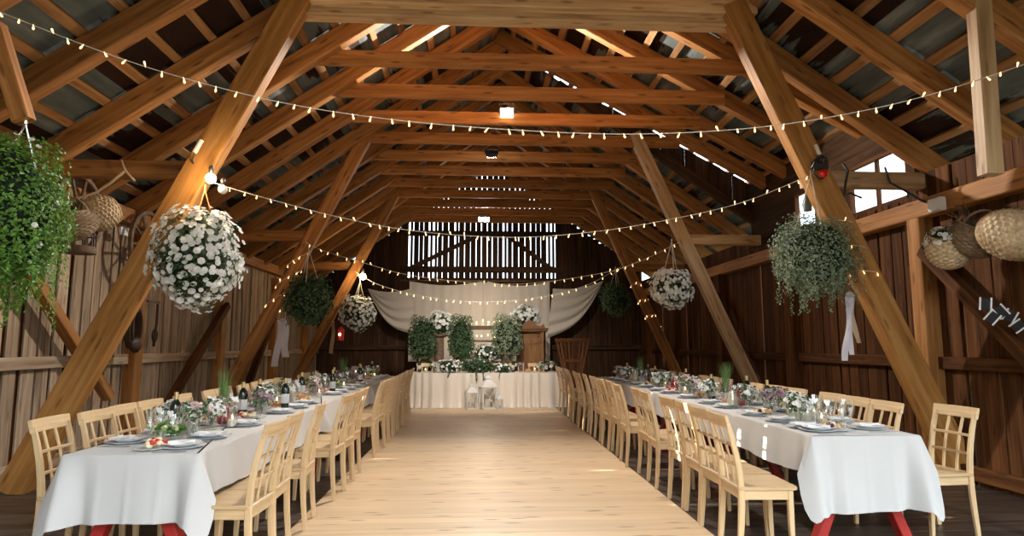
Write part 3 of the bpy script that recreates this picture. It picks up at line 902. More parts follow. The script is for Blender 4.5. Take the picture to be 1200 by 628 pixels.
def grasspot():
    t = thing('grass_pot', 'x', 'plant')
    b = MB(); b.lathe([(0, 0), (.045, 0), (.055, .1), (.057, .11), (.05, .11), (.048, .1), (0, .095)], 18); obj('pot', b, M_GREY, t, 40)
    l = MB()
    for k in range(90):
        a = U(0, 6.3); r0 = U(0, .04); lean = U(0, .09); h = U(.2, .36); ca, sa = math.cos(a), math.sin(a)
        w = .004; px, py = -sa * w, ca * w; prev = None; vs = []
        for q in range(5):
            f = q / 4; x = (r0 + lean * f * f) * ca; y = (r0 + lean * f * f) * sa; z = .095 + h * f; kk = 1 - f * .85
            vs += [(x - px * kk, y - py * kk, z), (x + px * kk, y + py * kk, z)]
        l.add(vs, [(2 * q, 2 * q + 1, 2 * q + 3, 2 * q + 2) for q in range(4)])
    obj('grass_blades', l, M_GRASS, t, kind='stuff')
    return t
def candlejar():
    t = thing('candle_jar', 'x', 'candle')
    b = MB(); b.lathe([(0, 0), (.036, 0), (.04, .01), (.04, .11), (.038, .11), (.038, .012), (0, .006)], 16); obj('jar', b, M_GLASS, t, 50)
    b = MB(); b.lathe([(0, .008), (.03, .008), (.03, .06), (0, .062)], 14); obj('candle', b, M_CANDLE, t, 50)
    b = MB(); b.lathe([(0, .063), (.006, .072), (.003, .088), (0, .096)], 8); obj('flame', b, M_FLAME, t, True)
    return t
PROTO = {}
def place(kind, x, y, label, group, rz=None, sc=None):
    mk = {'bw': lambda: bouquet(0), 'bp': lambda: bouquet(1), 'bm': lambda: bouquet(2), 'cr': lambda: carafe(M_REDDRINK), 'cw': lambda: carafe(M_PALEDRINK), 'wb': lambda: bottle(M_BOTTLE),
          'pt': lambda: platter(0), 'pr': lambda: platter(1), 'pb': lambda: platter(2), 'sb': salad, 'gp': grasspot, 'cj': candlejar}
    rz = U(0, 6.3) if rz is None else rz
    if kind not in PROTO:
        o = PROTO[kind] = mk[kind](); o.location = (x, y, TZ); o.rotation_euler = (0, 0, rz); o['label'] = label; o['group'] = group
    else: o = dup(PROTO[kind], (x, y, TZ), rz, label, group)
    if sc: o.scale = (sc,) * 3
    return o
KN = {'bw': ('white flowers in a glass vase', 'flower vases'), 'bp': ('pale pink flowers in a glass vase', 'flower vases'), 'bm': ('mauve flowers in a glass vase', 'flower vases'), 'cr': ('glass carafe of red drink', 'carafes'), 'cw': ('glass carafe of pale drink', 'carafes'),
      'wb': ('dark wine bottle with gold cap', 'wine bottles'), 'pt': ('platter of tomatoes and cheese', 'food platters'), 'pr': ('platter of roast and bread', 'food platters'), 'pb': ('platter of bread, grapes and cheese', 'food platters'),
      'sb': ('glass bowl of green salad', 'salad bowls'), 'gp': ('grey pot of tall grass', 'grass pots'), 'cj': ('lit candle in a glass jar', 'candle jars')}
seqL = [('pt', -1.97, 4.16), ('sb', -2.0, 4.38), ('bp', -1.93, 4.6), ('wb', -2.12, 4.74), ('cw', -2.06, 4.85), ('bw', -1.98, 5.02), ('cr', -2.0, 5.3), ('gp', -2.1, 5.55), ('pt', -1.98, 5.75), ('wb', -2.08, 5.95), ('bw', -2.0, 6.2), ('wb', -2.1, 6.45), ('pr', -2.0, 6.65), ('cj', -2.06, 6.88)]
seqR = [('pb', 2.66, 4.76), ('cj', 2.72, 5.0), ('cw', 2.68, 5.2), ('bw', 2.72, 5.42), ('cj', 2.78, 5.62), ('bm', 2.7, 5.82), ('wb', 2.76, 6.02), ('bw', 2.68, 6.25), ('cr', 2.72, 6.55), ('pr', 2.7, 6.8), ('gp', 2.76, 7.05), ('wb', 2.66, 7.2), ('cw', 2.74, 7.45), ('pr', 2.7, 7.7), ('bw', 2.72, 7.98), ('cj', 2.68, 8.2)]
cyc = ['bw', 'cw', 'pr', 'wb', 'bp', 'cr', 'pt', 'bw', 'cj', 'sb', 'wb', 'pb', 'bm', 'gp']
y = 7.15; k = 0
while y < 13.0: seqL.append((cyc[k % 14], -2.04 + U(-.06, .06), y)); y += U(.21, .26); k += 1
y = 8.45; k = 4
while y < 12.4: seqR.append((cyc[k % 14], 2.73 + U(-.06, .06), y)); y += U(.21, .26); k += 1
side = ['bw', 'cj', 'pb', 'bm', 'cw', 'wb', 'bw', 'pr', 'bp', 'cj', 'pt', 'wb']
for (sq, x0_, ya_, yb_) in ((seqL, -2.04, 4.85, 12.9), (seqR, 2.75, 5.1, 12.3)):
    y = ya_; k = 0
    while y < yb_: sq.append((side[k % 12], x0_ + (.15 if k % 2 else -.15), y)); y += U(.3, .38); k += 1
    sq.sort(key=lambda q: q[2])
for tb, seq in (('L', seqL), ('R', seqR)):
    c = {}
    for (kd, x, y) in seq:
        n = c.get(kd, 0); c[kd] = n + 1
        place(kd, x, y, '%s, %s of its kind along the %s' % (KN[kd][0], ORD[n], TS[tb]), KN[kd][1])

# ------------------------------------------------------------------ hanging plants
BOXY = [0]
def shell_pt(rx, ry, rz, lo=.7):
    while True:
        v = Vector((U(-1, 1), U(-1, 1), U(-1, 1)))
        if .1 < v.length < 1: break
    v.normalize(); k = U(lo, 1.05)
    if BOXY[0]: k *= 1 / (abs(v.x) ** BOXY[0] + abs(v.y) ** BOXY[0] + abs(v.z) ** BOXY[0]) ** (1 / BOXY[0])
    return Vector((v.x * rx * k, v.y * ry * k, v.z * rz * k)), v
def plant(name, label, c, r, mat, nleaf, lsize, nflow=0, fsize=.03, trail=0, tl=.4, hook=None, strap=M_CORD, group=None, petal=M_PETAL, top_flat=False, flower_where=None, pot=True):
    rx, ry, rz = r if isinstance(r, tuple) else (r, r, r)
    t = thing(name, label, 'plant', c, 0, group)
    if pot:
        b = MB(); q = min(rx, rz) * .6; b.lathe([(0, -q), (q * .7, -q * .9), (q, -q * .1), (q * 1.05, 0), (q * .9, 0), (0, -.02)], 18); obj('pot', b, M_POT, t, 40)
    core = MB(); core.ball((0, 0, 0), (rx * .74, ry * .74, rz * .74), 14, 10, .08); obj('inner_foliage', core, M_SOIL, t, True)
    l = MB()
    for k in range(nleaf):
        p, v = shell_pt(rx, ry, rz)
        lump = 1 + .1 * math.sin(v.x * 5 + 1) * math.sin(v.z * 6) + .06 * math.sin(v.y * 9)
        p *= lump
        n = v + Vector((U(-.7, .7), U(-.7, .7), U(-.3, .9))); l.leaf(p, n, lsize * U(.7, 1.3))
    for k in range(trail):
        a = U(0, 2 * PI); x, y = rx * U(.3, .98) * math.cos(a), ry * U(.3, .98) * math.sin(a); h = tl * U(.3, 1); z0 = -rz * .45 * U(.2, 1.2)
        nn = int(h / (lsize * .42)) + 2; dx, dy = U(-.05, .05), U(-.05, .05)
        for q in range(nn):
            f = q / nn; p = (x + dx * f + U(-.02, .02), y + dy * f + U(-.02, .02), z0 - h * f)
            l.leaf(p, (math.cos(a) + U(-.6, .6), math.sin(a) + U(-.6, .6), U(-.2, .6)), lsize * U(.7, 1.2))
    obj('foliage', l, mat, t)
    if nflow:
        f = MB()
        for k in range(nflow):
            for _ in range(40):
                p, v = shell_pt(rx * 1.04, ry * 1.04, rz * 1.04, .9); p *= 1 + .1 * math.sin(v.x * 5 + 1) * math.sin(v.z * 6) + .06 * math.sin(v.y * 9) + U(-.06, .08)
                if flower_where is None or flower_where(v): break
            n = v + Vector((U(-.32, .32), U(-.45, .2), U(-.15, .4))); f.flower(p, n, fsize * U(.75, 1.2))
        obj('blossoms', f, petal, t, kind='stuff')
    if hook is not None:
        h = Vector(hook) - Vector(c); s = MB()
        for k in range(3):
            a = 2 * PI * k / 3 + .5; s.tube([h, h * .5 + Vector((.3 * rx * math.cos(a), .3 * ry * math.sin(a), 0)), Vector((rx * .6 * math.cos(a), ry * .6 * math.sin(a), rz * .1))], .006, 5)
        s.tube([h + Vector((0, 0, .05)), h], .01, 5)
        obj('hanger', s, strap, t)
    return t
yN = yh - .1
c = at(2, 245, y=yN)
plant('hanging_plant', 'big trailing bright green plant hanging by a chain beside the plank wall', c, (.42, .4, .55), M_LEAF, 7000, .036, 26, .02, 110, .62, at(30, 145, y=yN), M_STEEL, flower_where=lambda v: v.x > .2)
yA = D0 - .35
c = at(231, 301, y=yA)
plant('hanging_plant', 'large ball of white petunias hanging by orange straps from the front truss', c, (.385, .385, .47), M_IVY, 2200, .045, 760, .031, 0, .3, at(240, 222, y=yA), M_STRAP, group='hanging baskets on the trusses')
yB = TRY[1]; yC = TRY[2]
c = at(362, 350, y=yB - .3)
plant('hanging_plant', 'dark green hanging plant on the second truss with pale ribbons below', c, (.4, .4, .42), M_IVY, 2000, .055, 0, .03, 24, .35, at(362, 293, y=yB - .3), group='hanging baskets on the trusses')
c = at(419, 366, y=yC - .3)
plant('hanging_plant', 'small ball of white petunias on the third truss beside the drape', c, (.38, .38, .38), M_IVY, 900, .06, 420, .036, 0, .3, at(422, 330, y=yC - .3), group='hanging baskets on the trusses')
yA2 = D0 - .3
c = at(954, 298, y=yA2)
plant('hanging_plant', 'big grey-green hanging plant in front of the dormer windows', c, (.42, .42, .42), M_VARI, 6500, .032, 0, .03, 80, .42, at(950, 205, y=yA2), group='hanging baskets on the trusses')
c = at(787, 338, y=yB - .3)
plant('hanging_plant', 'white flower ball beside the pale strut of the second truss', c, (.34, .34, .32), M_VARI, 900, .05, 420, .034, 0, .3, at(787, 283, y=yB - .3), group='hanging baskets on the trusses')
c = at(721, 350, y=yC - .3)
plant('hanging_plant', 'dim green hanging plant beside the third truss on the window side', c, (.36, .36, .4), M_IVY, 1200, .06, 0, .03, 12, .3, at(721, 315, y=yC - .3), group='hanging baskets on the trusses')

# ribbons
def ribbon(name, label, cat, p, lens, w, mats):
    t = thing(name, label, cat, p)
    k = MB(); k.ball((0, 0, 0), (.05, .03, .03), 8, 6); obj('knot', k, mats[0], t, True)
    for i, L in enumerate(lens):
        b = MB(); x0 = (i - (len(lens) - 1) / 2) * w * .7; dx = x0 * 1.5
        b.grid(lambda u, v: (x0 + dx * v + w * (u - .5) * (1 + .3 * v) + .02 * math.sin(v * 5 + i), .02 * i + .012 * math.sin(v * 9 + u * 3 + i), -L * v), 4, 14); obj('tail', b, mats[i % len(mats)], t, True)
    return t
ribbon('ribbon_bow', 'white and tan ribbons hanging from the strut by the big grey-green plant', 'ribbon', at(996, 345, y=D0 - .33), [.68, .62, .5], .045, [M_RIBW, M_RIBW, M_RIBT])
ribbon('ribbon_bow', 'pale ribbon tails under the dark plant on the second truss', 'ribbon', at(331, 375, y=yB - .25), [.75, .6], .09, [M_RIBW])
ribbon('ribbon_bow', 'thin pale ribbon hanging from the third truss beside the aisle', 'ribbon', at(390, 378, y=yC - .2), [.7], .07, [M_RIBT])

# ------------------------------------------------------------------ string lights
BULB = MB(); BULB.lathe([(0, -.04), (.005, -.037), (.0075, -.028), (.0055, -.016), (.0035, -.01), (.0035, .004), (0, .004)], 8); ME_BULB = mesh_of('bulb', BULB, M_BULB, True)
def string(label, pts, step, group='light strings', jitter=.02, sag=True, scale=1.0):
    t = thing('light_string', label, 'string lights', pts[0], 0, group)
    o = Vector(pts[0])
    P = []
    n = len(pts)
    for i in range(n - 1):   # catmull-rom
        p0, p1, p2, p3 = [Vector(pts[max(0, min(n - 1, i + d))]) for d in (-1, 0, 1, 2)]
        for q in range(10):
            u = q / 10
            P.append(.5 * ((2 * p1) + (p2 - p0) * u + (2 * p0 - 5 * p1 + 4 * p2 - p3) * u * u + (3 * p1 - p0 - 3 * p2 + p3) * u ** 3))
    P.append(Vector(pts[-1]))
    b = MB(); b.tube([p - o for p in P], .0035 * scale, 5); obj('cord', b, M_WIRE, t, True)
    acc = 0; nxt = step * .5; cnt = 0
    for i in range(len(P) - 1):
        L = (P[i + 1] - P[i]).length
        while acc + L > nxt and cnt < 99:
            p = P[i].lerp(P[i + 1], (nxt - acc) / L)
            c = bpy.data.objects.new('bulb', ME_BULB); COL.objects.link(c); c.parent = t; c.location = p - o
            up = R() < .15
            c.rotation_euler = (U(-.5, .5) + (PI if up else 0), U(-.6, .6), U(0, 6)); c.scale = (scale,) * 3
            nxt += step * U(.75, 1.25); cnt += 1
        acc += L
    return t
def line(pxs, y): return [at(a, b, y=y) for a, b in pxs]
string('nearest light string, sagging across the whole roof in front of the front truss', line([(-60, -8), (10, 18), (110, 57), (200, 87), (330, 120), (460, 140), (600, 152), (740, 157), (880, 150), (1000, 132), (1110, 105), (1260, 55)], 4.45), .13)
string('light string sagging between the struts of the front truss', line([(250, 214), (300, 229), (400, 255), (490, 271), (600, 278), (700, 271), (790, 256), (870, 237), (948, 206)], 6.35), .13)
string('light string sagging between the struts of the second truss', line([(358, 284), (380, 294), (430, 309), (490, 324), (600, 333), (700, 321), (750, 306), (795, 284)], yB - .25), .16, scale=1.2)
string('furthest light string, sagging between the struts of the third truss', line([(416, 318), (445, 334), (500, 348), (570, 354), (640, 347), (690, 333), (728, 312)], yC - .2), .2, scale=1.5)
def wrap(label, sgn, i, za, zb, turns):
    y = TRY[i] - (.19 if i == 0 else 0); pts = []
    n = turns * 8
    for k in range(n + 1):
        z = za + (zb - za) * k / n; a = 2 * PI * k / 8; rx, ry = .16, .16
        pts.append((strut_x(sgn, z) + rx * math.cos(a), y + ry * math.sin(a), z + .06 * math.cos(a) * sgn * -1))
    string(label, pts, .16, 'lights wound around struts', scale=1.0 if i == 0 else 1.4)
wrap('lights wound around the front strut beside the big grey-green plant', 1, 0, 1.95, 2.75, 3)
wrap('lights wound around the second strut opposite the windows', -1, 1, 1.9, 2.9, 3)
wrap('lights wound around the third strut on the window side', 1, 2, 1.8, 2.9, 3)

# ------------------------------------------------------------------ lamps
def flood(label, p, w, h, mat, rz=0, tilt=0, watt=0, col=(1, 1, 1), spread=170):
    t = thing('flood_lamp', label, 'lamp', p, rz)
    b = MB(); b.box((-w / 2, 0, -h / 2), (w / 2, .06, h / 2), .008); obj('housing', b, M_BLACK, t)
    b = MB(); b.box((-w / 2 + .012, -.006, -h / 2 + .012), (w / 2 - .012, .001, h / 2 - .012)); obj('lens', b, mat, t)
    b = MB(); b.sweep([(-w / 2 - .01, .03, 0), (-w / 2 - .01, .03, h / 2 + .06), (w / 2 + .01, .03, h / 2 + .06), (w / 2 + .01, .03, 0)], .02, .006, (0, 1, 0)); obj('bracket', b, M_BLACK, t)
    t.rotation_euler = (tilt, 0, rz)
    if watt:
        l = bpy.data.lights.new('flood_light', 'AREA'); l.shape = 'RECTANGLE'; l.size = w; l.size_y = h; l.energy = watt; l.color = col; l.spread = math.radians(spread)
        o = bpy.data.objects.new('flood_light', l); COL.objects.link(o); o.parent = t; o.location = (0, -.02, 0); o.rotation_euler = (-PI / 2, 0, 0)
    return t
p = at(594, 132, y=D0 + 3 * DS - .05); flood('brilliant flood lamp on a collar beam high above the aisle', p, .22, .16, M_LAMPW, 0, .2, 500, (1, .93, .84))
flood('added black flood lamp on a collar beam brightening the head table', Vector((.25, D0 + 4 * DS + .12, 4.72)), .2, .14, M_LAMPC, PI, .62, 62, (1, .93, .84), 72)  # added fixture, not part of the barn; brightens the head table and drape
p = at(567, 257, y=D0 + 10 * DS - .1); flood('white flood lamp above the slatted hatch', p, .3, .14, M_LAMPC, 0, .5, 25, (1, .9, .8))
def bulb_lamp(label, p, r, mat=M_GLOBE):
    t = thing('lamp_bulb', label, 'lamp', p)
    b = MB(); b.ball((0, 0, 0), r, 16, 12); obj('globe', b, mat, t, True)
    b = MB(); b.lathe([(0, .9 * r), (.45 * r, .9 * r), (.5 * r, r * 2.2), (.2 * r, r * 2.6), (0, r * 2.6)], 12); obj('socket', b, M_BLACK, t, True)
    return t
bulb_lamp('glowing bulb on the front strut above the big white petunias', at(247, 209, y=D0 - .42), .05)
bulb_lamp('small unlit white globe beside the glowing bulb on the front strut', at(261, 222, y=D0 - .42), .045, M_WPAINT)
bulb_lamp('glowing bulb on the third strut opposite the windows', at(425, 324, y=yC - .25), .075)
for (p, e) in ((at(247, 209, y=D0 - .55), 18), (at(425, 324, y=yC - .45), 22)):
    l = bpy.data.lights.new('bulb_glow', 'POINT'); l.energy = e; l.color = (1, .74, .45); l.shadow_soft_size = .06
    o = bpy.data.objects.new('bulb_glow', l); COL.objects.link(o); o.location = p
# small work light on the strut above the bulb
t = thing('work_light', 'small white strip lamp on the front strut above the glowing bulb', 'lamp', at(232, 172, y=D0 - .38))
b = MB(); b.sweep([(-.03, 0, -.06), (.035, 0, .07)], .03, .05, (0, 1, 0), .006); obj('housing', b, M_WPAINT, t)
b = MB(); b.tube([(-.03, 0, -.06), (-.07, .05, -.12), (-.06, .06, -.16)], .008, 6); obj('cable', b, M_RUBBER, t)
t = thing('work_light', 'small white strip lamp at the top of the front strut by the windows', 'lamp', at(958, 176, y=D0 - .38))
b = MB(); b.sweep([(-.02, 0, .06), (.02, 0, -.05)], .03, .04, (0, 1, 0), .006); obj('housing', b, M_WPAINT, t)
# red lantern far left
t = thing('wall_lantern', 'tiny glowing red lantern near the far plank wall', 'lantern', at(399, 392, y=17.0))
b = MB(); b.lathe([(0, -.16), (.09, -.15), (.1, .12), (.03, .2), (0, .2)], 12); obj('body', b, M_RED, t, 40)
b = MB(); b.ball((0, -.1, 0), .03, 8, 6); obj('flame', b, M_GLOBE, t, True)
b = MB(); b.tube([(0, 0, .2), (0, 0, 1.0)], .006, 5); obj('chain', b, M_IRON, t)

# red reflector and cables on the front strut
t = thing('cable_bundle', 'black cable coil with a red lens strapped to the front strut', 'cable', at(962, 198, y=D0 - .38))
b = MB()
for k in range(5):
    a0 = U(0, 3); r = U(.06, .1); cx, cz = U(-.03, .03), U(-.02, .09)
    b.tube([(cx + r * math.cos(a) * .7, U(-.02, .02), cz + r * math.sin(a)) for a in [a0 + q * .35 for q in range(19)]], .009, 5)
obj('cable_coil', b, M_RUBBER, t, True)
b = MB(); b.sweep([(-.09, 0, .05), (.06, -.01, .0)], .07, .06, (0, 1, 0), .01); obj('clamp', b, M_BLACK, t)
b = MB(); b.ball((0, -.05, -.06), (.045, .025, .045), 14, 10); obj('red_lens', b, M_REDLENS, t, True, label='round red lens')
t = thing('lamp_holder', 'teal lamp holder dangling on a cable in front of the windows', 'lamp', at(946, 236, y=D0 + .1))
b = MB(); b.lathe([(0, -.12), (.045, -.11), (.05, -.04), (.025, .06), (.02, .1), (0, .1)], 14); obj('body', b, M_TEAL, t, 40)
b = MB(); b.tube([(0, 0, .1), (.01, 0, .3)], .006, 5); obj('cable', b, M_RUBBER, t)
def cable(label, pts, r=.012):
    b = MB(); b.tube([Vector(p) - Vector(pts[0]) for p in pts], r, 6)
    o = obj('power_cable', b, M_RUBBER, None, True); o.location = pts[0]; return tag(o, label, 'cable', 'black power cables')
cable('black cable looped over the pale tie beam by the windows', [at(a, c_, y=D0 - .06) for a, c_ in ((988, 192), (994, 200), (991, 215), (989, 230), (996, 226), (1010, 232))])
cable('black cable drooping from the pale tie beam to the junction box', [at(a, c_, y=yy) for a, c_, yy in ((1037, 196, 6.65), (1043, 214, 6.62), (1058, 222, 6.6), (1080, 235, 6.55), (1097, 241, 6.5), (1106, 250, 6.5))])
t = thing('junction_box', 'small white electrical junction box on the post by the windows', 'electrical box', at(1098, 240, x=XR - .28))
b = MB(); b.box((-.04, -.08, -.07), (.04, .08, .07), .012); obj('box_body', b, M_WPAINT, t)
t = thing('wall_tag', 'small white paper pinned to the post beside the wagon wheel', 'paper', at(146, 271, x=XL + .24))
b = MB(); b.box((-.004, -.09, -.05), (.004, .09, .05)); obj('sheet', b, M_PAPER, t)

# ------------------------------------------------------------------ old things on the walls
def wicker(name, label, p, r, mat, rot, openr=.75, handle=True, depth=1.1):
    t = thing(name, label, 'basket', p, 0, 'old wicker baskets on the walls')
    b = MB(); prof = []; m = 22
    for i in range(m + 1):
        th = PI * .5 * i / m * 1.45
        prof.append((r * max(.02, math.sin(th)), -r * depth * math.cos(th)))
    n = 56; vs = []; fs = []
    for i, (rr, z) in enumerate(prof):
        for j in range(n):
            a = 2 * PI * j / n; k = 1 + .06 * math.cos(PI * i + j * 2 * PI * 14 / n)
            vs.append((rr * k * math.cos(a), rr * k * math.sin(a), z + .006 * r * math.sin(j * 14 * 2 * PI / n + PI * i)))
    for i in range(m):
        for j in range(n):
            j2 = (j + 1) % n; fs.append((i * n + j, i * n + j2, (i + 1) * n + j2, (i + 1) * n + j))
    b.add(vs, fs); s = obj('basket_body', b, mat, t, 20)
    so = s.modifiers.new('thick', 'SOLIDIFY'); so.thickness = .012; so.offset = -1
    b = MB(); zt = prof[-1][1]; rt = prof[-1][0]
    b.tube([(rt * math.cos(a), rt * math.sin(a), zt) for a in [2 * PI * q / 24 for q in range(24)]], .014, 6, True); obj('rim', b, mat, t, True)
    if handle:
        b = MB(); b.tube([(rt * math.cos(a), 0, zt + rt * 1.0 * math.sin(a)) for a in [PI * q / 14 for q in range(15)]], .012, 6); obj('handle', b, mat, t, True)
    t.rotation_euler = rot
    return t
wicker('wicker_basket', 'round golden wicker basket hanging below the tie beam near the plank wall', at(117, 250, y=7.3), .2, M_WICKER, (-.5, 1.0, .4), handle=False)
wicker('wicker_basket', 'flat dark wicker basket with hoop handle beside the big green plant', at(81, 265, y=6.7), .27, M_WICKERD, (.15, -.35, .3), depth=.6)
wicker('wicker_basket', 'small woven basket tucked behind the white flowers of the big green plant', at(62, 272, y=6.9), .14, M_WICKERD, (.1, -.3, 0), handle=False)
wicker('wicker_basket', 'pale wicker basket at the right end of the basket row below the window plate', at(1188, 275, y=5.3), .22, M_WICKER, (2.0, 0, .75), handle=False, depth=1.3)
wicker('wicker_basket', 'pale wicker basket holding white flowers below the window plate', at(1112, 290, y=5.9), .2, M_WICKER, (.35, -.35, 0), handle=False)
wicker('wicker_basket', 'dark shallow basket of twigs between the two pale wicker baskets', at(1142, 280, y=5.7), .22, M_WICKERD, (.5, .2, 0), depth=.8, handle=True)
pc = at(1106, 279, y=5.85)
plant('basket_flowers', 'white flowers filling the pale wicker basket on the window wall', pc, (.16, .14, .1), M_IVY, 120, .04, 70, .026, pot=False)
t = thing('dry_twigs', 'tangle of dry twigs above the dark basket on the window wall', 'twigs', at(1135, 262, y=5.75)); tag(t, t['label'], 'twigs')
b = MB()
for k in range(46):
    a = U(0, 6.3); x0, z0 = U(-.15, .15), U(-.1, .05)
    b.tube([(x0, U(-.1, .1), z0), (x0 + .12 * math.cos(a), U(-.1, .1), z0 + .1 * math.sin(a)), (x0 + .2 * math.cos(a + .6), U(-.1, .1), z0 + .18 * math.sin(a + .4))], .004, 4)
obj('twig_tangle', b, M_OLDWOOD, t, kind='stuff')
# cage lantern hung by the baskets
t = thing('bird_cage', 'small rusty wooden cage hanging under the baskets by the plank wall', 'cage', at(91, 297, y=7.1))
b = MB(); b.lathe([(0, 0), (.17, 0), (.175, .01), (.175, .07), (.165, .075), (0, .06)], 20); obj('base', b, M_OLDWOOD, t, 40)
for k in range(10):
    a = 2 * PI * k / 10; b = MB(); b.tube([(.16 * math.cos(a), .16 * math.sin(a), .07), (.16 * math.cos(a), .16 * math.sin(a), .2), (.05 * math.cos(a), .05 * math.sin(a), .34)], .008, 5); obj('bar', b, M_IRON, t)
b = MB(); b.tube([(.16 * math.cos(a), .16 * math.sin(a), .2) for a in [2 * PI * q / 20 for q in range(20)]], .008, 5, True); b.tube([(0, 0, .34), (0, 0, .6)], .008, 5); obj('hoop', b, M_IRON, t)
# wagon wheels
def wheel(label, c, r, rot):
    t = thing('wagon_wheel', label, 'wheel', c)
    b = MB(); b.sweep([(r * math.cos(a), 0, r * math.sin(a)) for a in [2 * PI * q / 40 for q in range(41)]], .05, .05, (0, 1, 0), .006, None, False); obj('rim', b, M_OLDWOOD, t)
    b = MB(); b.tube([(0, -.12, 0), (0, -.06, 0), (0, .06, 0), (0, .12, 0)], [.05, .08, .08, .05], 16); obj('hub', b, M_OLDWOOD, t, 40)
    for k in range(10):
        a = 2 * PI * k / 10 + .1; b = MB(); b.tube([(.06 * math.cos(a), 0, .06 * math.sin(a)), (r * .97 * math.cos(a), 0, r * .97 * math.sin(a))], [.022, .016], 8); obj('spoke', b, M_OLDWOOD, t)
    t.rotation_euler = rot
    return t
wheel('old wagon wheel behind the baskets under the front tie beam', at(92, 250, x=XL + .34), .42, (0, 0, PI / 2))
wheel('old wagon wheel on the plank wall behind the front strut', at(173, 287, x=XL + .34), .43, (0, 0, PI / 2))
# rope with a bow over the tie beam
b = MB(); o0 = at(147, 194, y=D0 - .12)
b.tube([at(147, 200, y=D0 - .12) - o0, at(130, 214, y=D0 - .1) - o0, at(112, 226, y=D0 - .05) - o0, at(86, 234, y=D0 - .05) - o0, at(58, 231, y=D0 - .05) - o0], .014, 6)
b.tube([at(142, 188, y=D0 - .1) - o0, at(147, 200, y=D0 - .12) - o0, at(158, 212, y=D0 - .12) - o0], .012, 6)
o = obj('rope', b, M_ROPE, None, True); o.location = o0; tag(o, 'pale rope knotted round the front tie beam above the wicker basket', 'rope')
# harness on the plank wall
t = thing('horse_harness', 'dark leather harness hanging behind the front strut on the plank wall', 'harness', at(155, 372, x=XL + .34))
for k in range(4):
    b = MB(); r = U(.14, .22); dz = U(-.08, .05)
    b.sweep([(.02 * k, r * .8 * math.sin(a), dz - .12 + (.14 + .6 * r) * math.cos(a)) for a in [2 * PI * q / 20 for q in range(21)]], .03, .045, (1, 0, 0), .004, None, False); obj('strap', b, M_LEATHER, t)
b = MB(); b.ball((.06, .0, -.35), (.06, .13, .1), 12, 8, .06); obj('collar_pad', b, M_LEATHER, t, True)
t = thing('horse_bridle', 'small bridle with straps on the plank wall under the petunias', 'bridle', at(181, 385, x=XL + .16))
b = MB(); b.tube([(0, .05, .35), (.02, .02, .1), (.03, -.05, -.15), (.02, -.03, -.25)], .018, 6); obj('strap', b, M_LEATHER, t, True)
b = MB(); b.tube([(0.01, .07 * math.cos(a), -.1 + .09 * math.sin(a)) for a in [2 * PI * q / 16 for q in range(16)]], .012, 6, True); obj('bit_ring', b, M_IRON, t, True)
b = MB(); b.sweep([(0, -.25, .38), (0, .1, .38)], .03, .03, (0, 0, 1), .003); obj('peg', b, M_OLDWOOD, t)
# photo cards on the right brace
spots = [(1155, 356, .1), (1163, 372, .7), (1173, 365, -.6), (1184, 370, .5), (1193, 382, .9)]
for k, (a, c_, r) in enumerate(spots):
    t = thing('photo_card', ORD[k] + ' dark photo card with white edges along the cord on the window wall brace', 'photo', at(a, c_, y=5.2 + .05 * k), 0, 'photo cards on the window wall')
    b = MB(); b.box((-.045, -.002, -.06), (.045, .002, .06)); obj('print', b, M_PHOTO, t)
    for x in (-.05, .05):
        q = MB(); q.box((x - .009, -.006, -.07), (x + .009, .006, .07), .002); obj('white_edge', q, M_PAPER, t)
    t.rotation_euler = (0, r, -.5); t.scale = (.78, .78, .78)

# ------------------------------------------------------------------ head table and the stage end
hx0, hx1, hy0, hy1 = -1.5, 1.95, 14.55, 15.35
t = thing('head_table', 'long head table hidden under gathered satin at the far end', 'table', ((hx0 + hx1) / 2, 14.95, 0))
b = MB(); w = (hx1 - hx0) / 2
b.box((-w, -.4, ZT - .03), (w, .4, ZT), .004); obj('tabletop', b, M_PALE, t)
for sx in (-1, 1):
    for sy in (-1, 1):
        b = MB(); b.box((sx * (w - .1) - .03, sy * .33 - .03, 0), (sx * (w - .1) + .03, sy * .33 + .03, ZT - .03), .004); obj('leg', b, M_PALE, t)
mb = MB(); pts = []
per = [((hx0, hy0), (hx1, hy0), (0, -1)), ((hx1, hy0), (hx1, hy1), (1, 0)), ((hx1, hy1), (hx0, hy1), (0, 1)), ((hx0, hy1), (hx0, hy0), (-1, 0))]
for (p, q, nr) in per:
    L = math.hypot(q[0] - p[0], q[1] - p[1]); n = int(L / .02)
    for i in range(n):
        f = i / n; pts.append((p[0] + (q[0] - p[0]) * f, p[1] + (q[1] - p[1]) * f, nr, f * L))
m = len(pts); vs = []; rows = 12; s = 0
fold = [0.0] * m; ph = 0; 
for i in range(m):
    ph += U(.25, .75) * (1.4 if i % 60 < 30 else .6); fold[i] = .5 + .5 * math.sin(ph)
for (x, y, nr, s) in pts: vs.append((x, y, ZT + .006))
for r in range(rows + 1):
    f = r / rows
    for i, (x, y, nr, s) in enumerate(pts):
        o = .012 + (.02 + .12 * fold[i]) * (.3 + .7 * f) + (.1 * f ** 6)
        vs.append((x + nr[0] * o, y + nr[1] * o, ZT + .003 - (ZT - .001) * f))
fs = [(r * m + i, (r + 1) * m + i, (r + 1) * m + (i + 1) % m, r * m + (i + 1) % m) for r in range(rows + 1) for i in range(m)] + [tuple(range(m))]
mb.add(vs, fs); o = obj('satin_tablecloth', mb, M_SATIN, None, 70); tag(o, 'gathered ivory satin cloth falling to the floor around the head table', 'tablecloth')
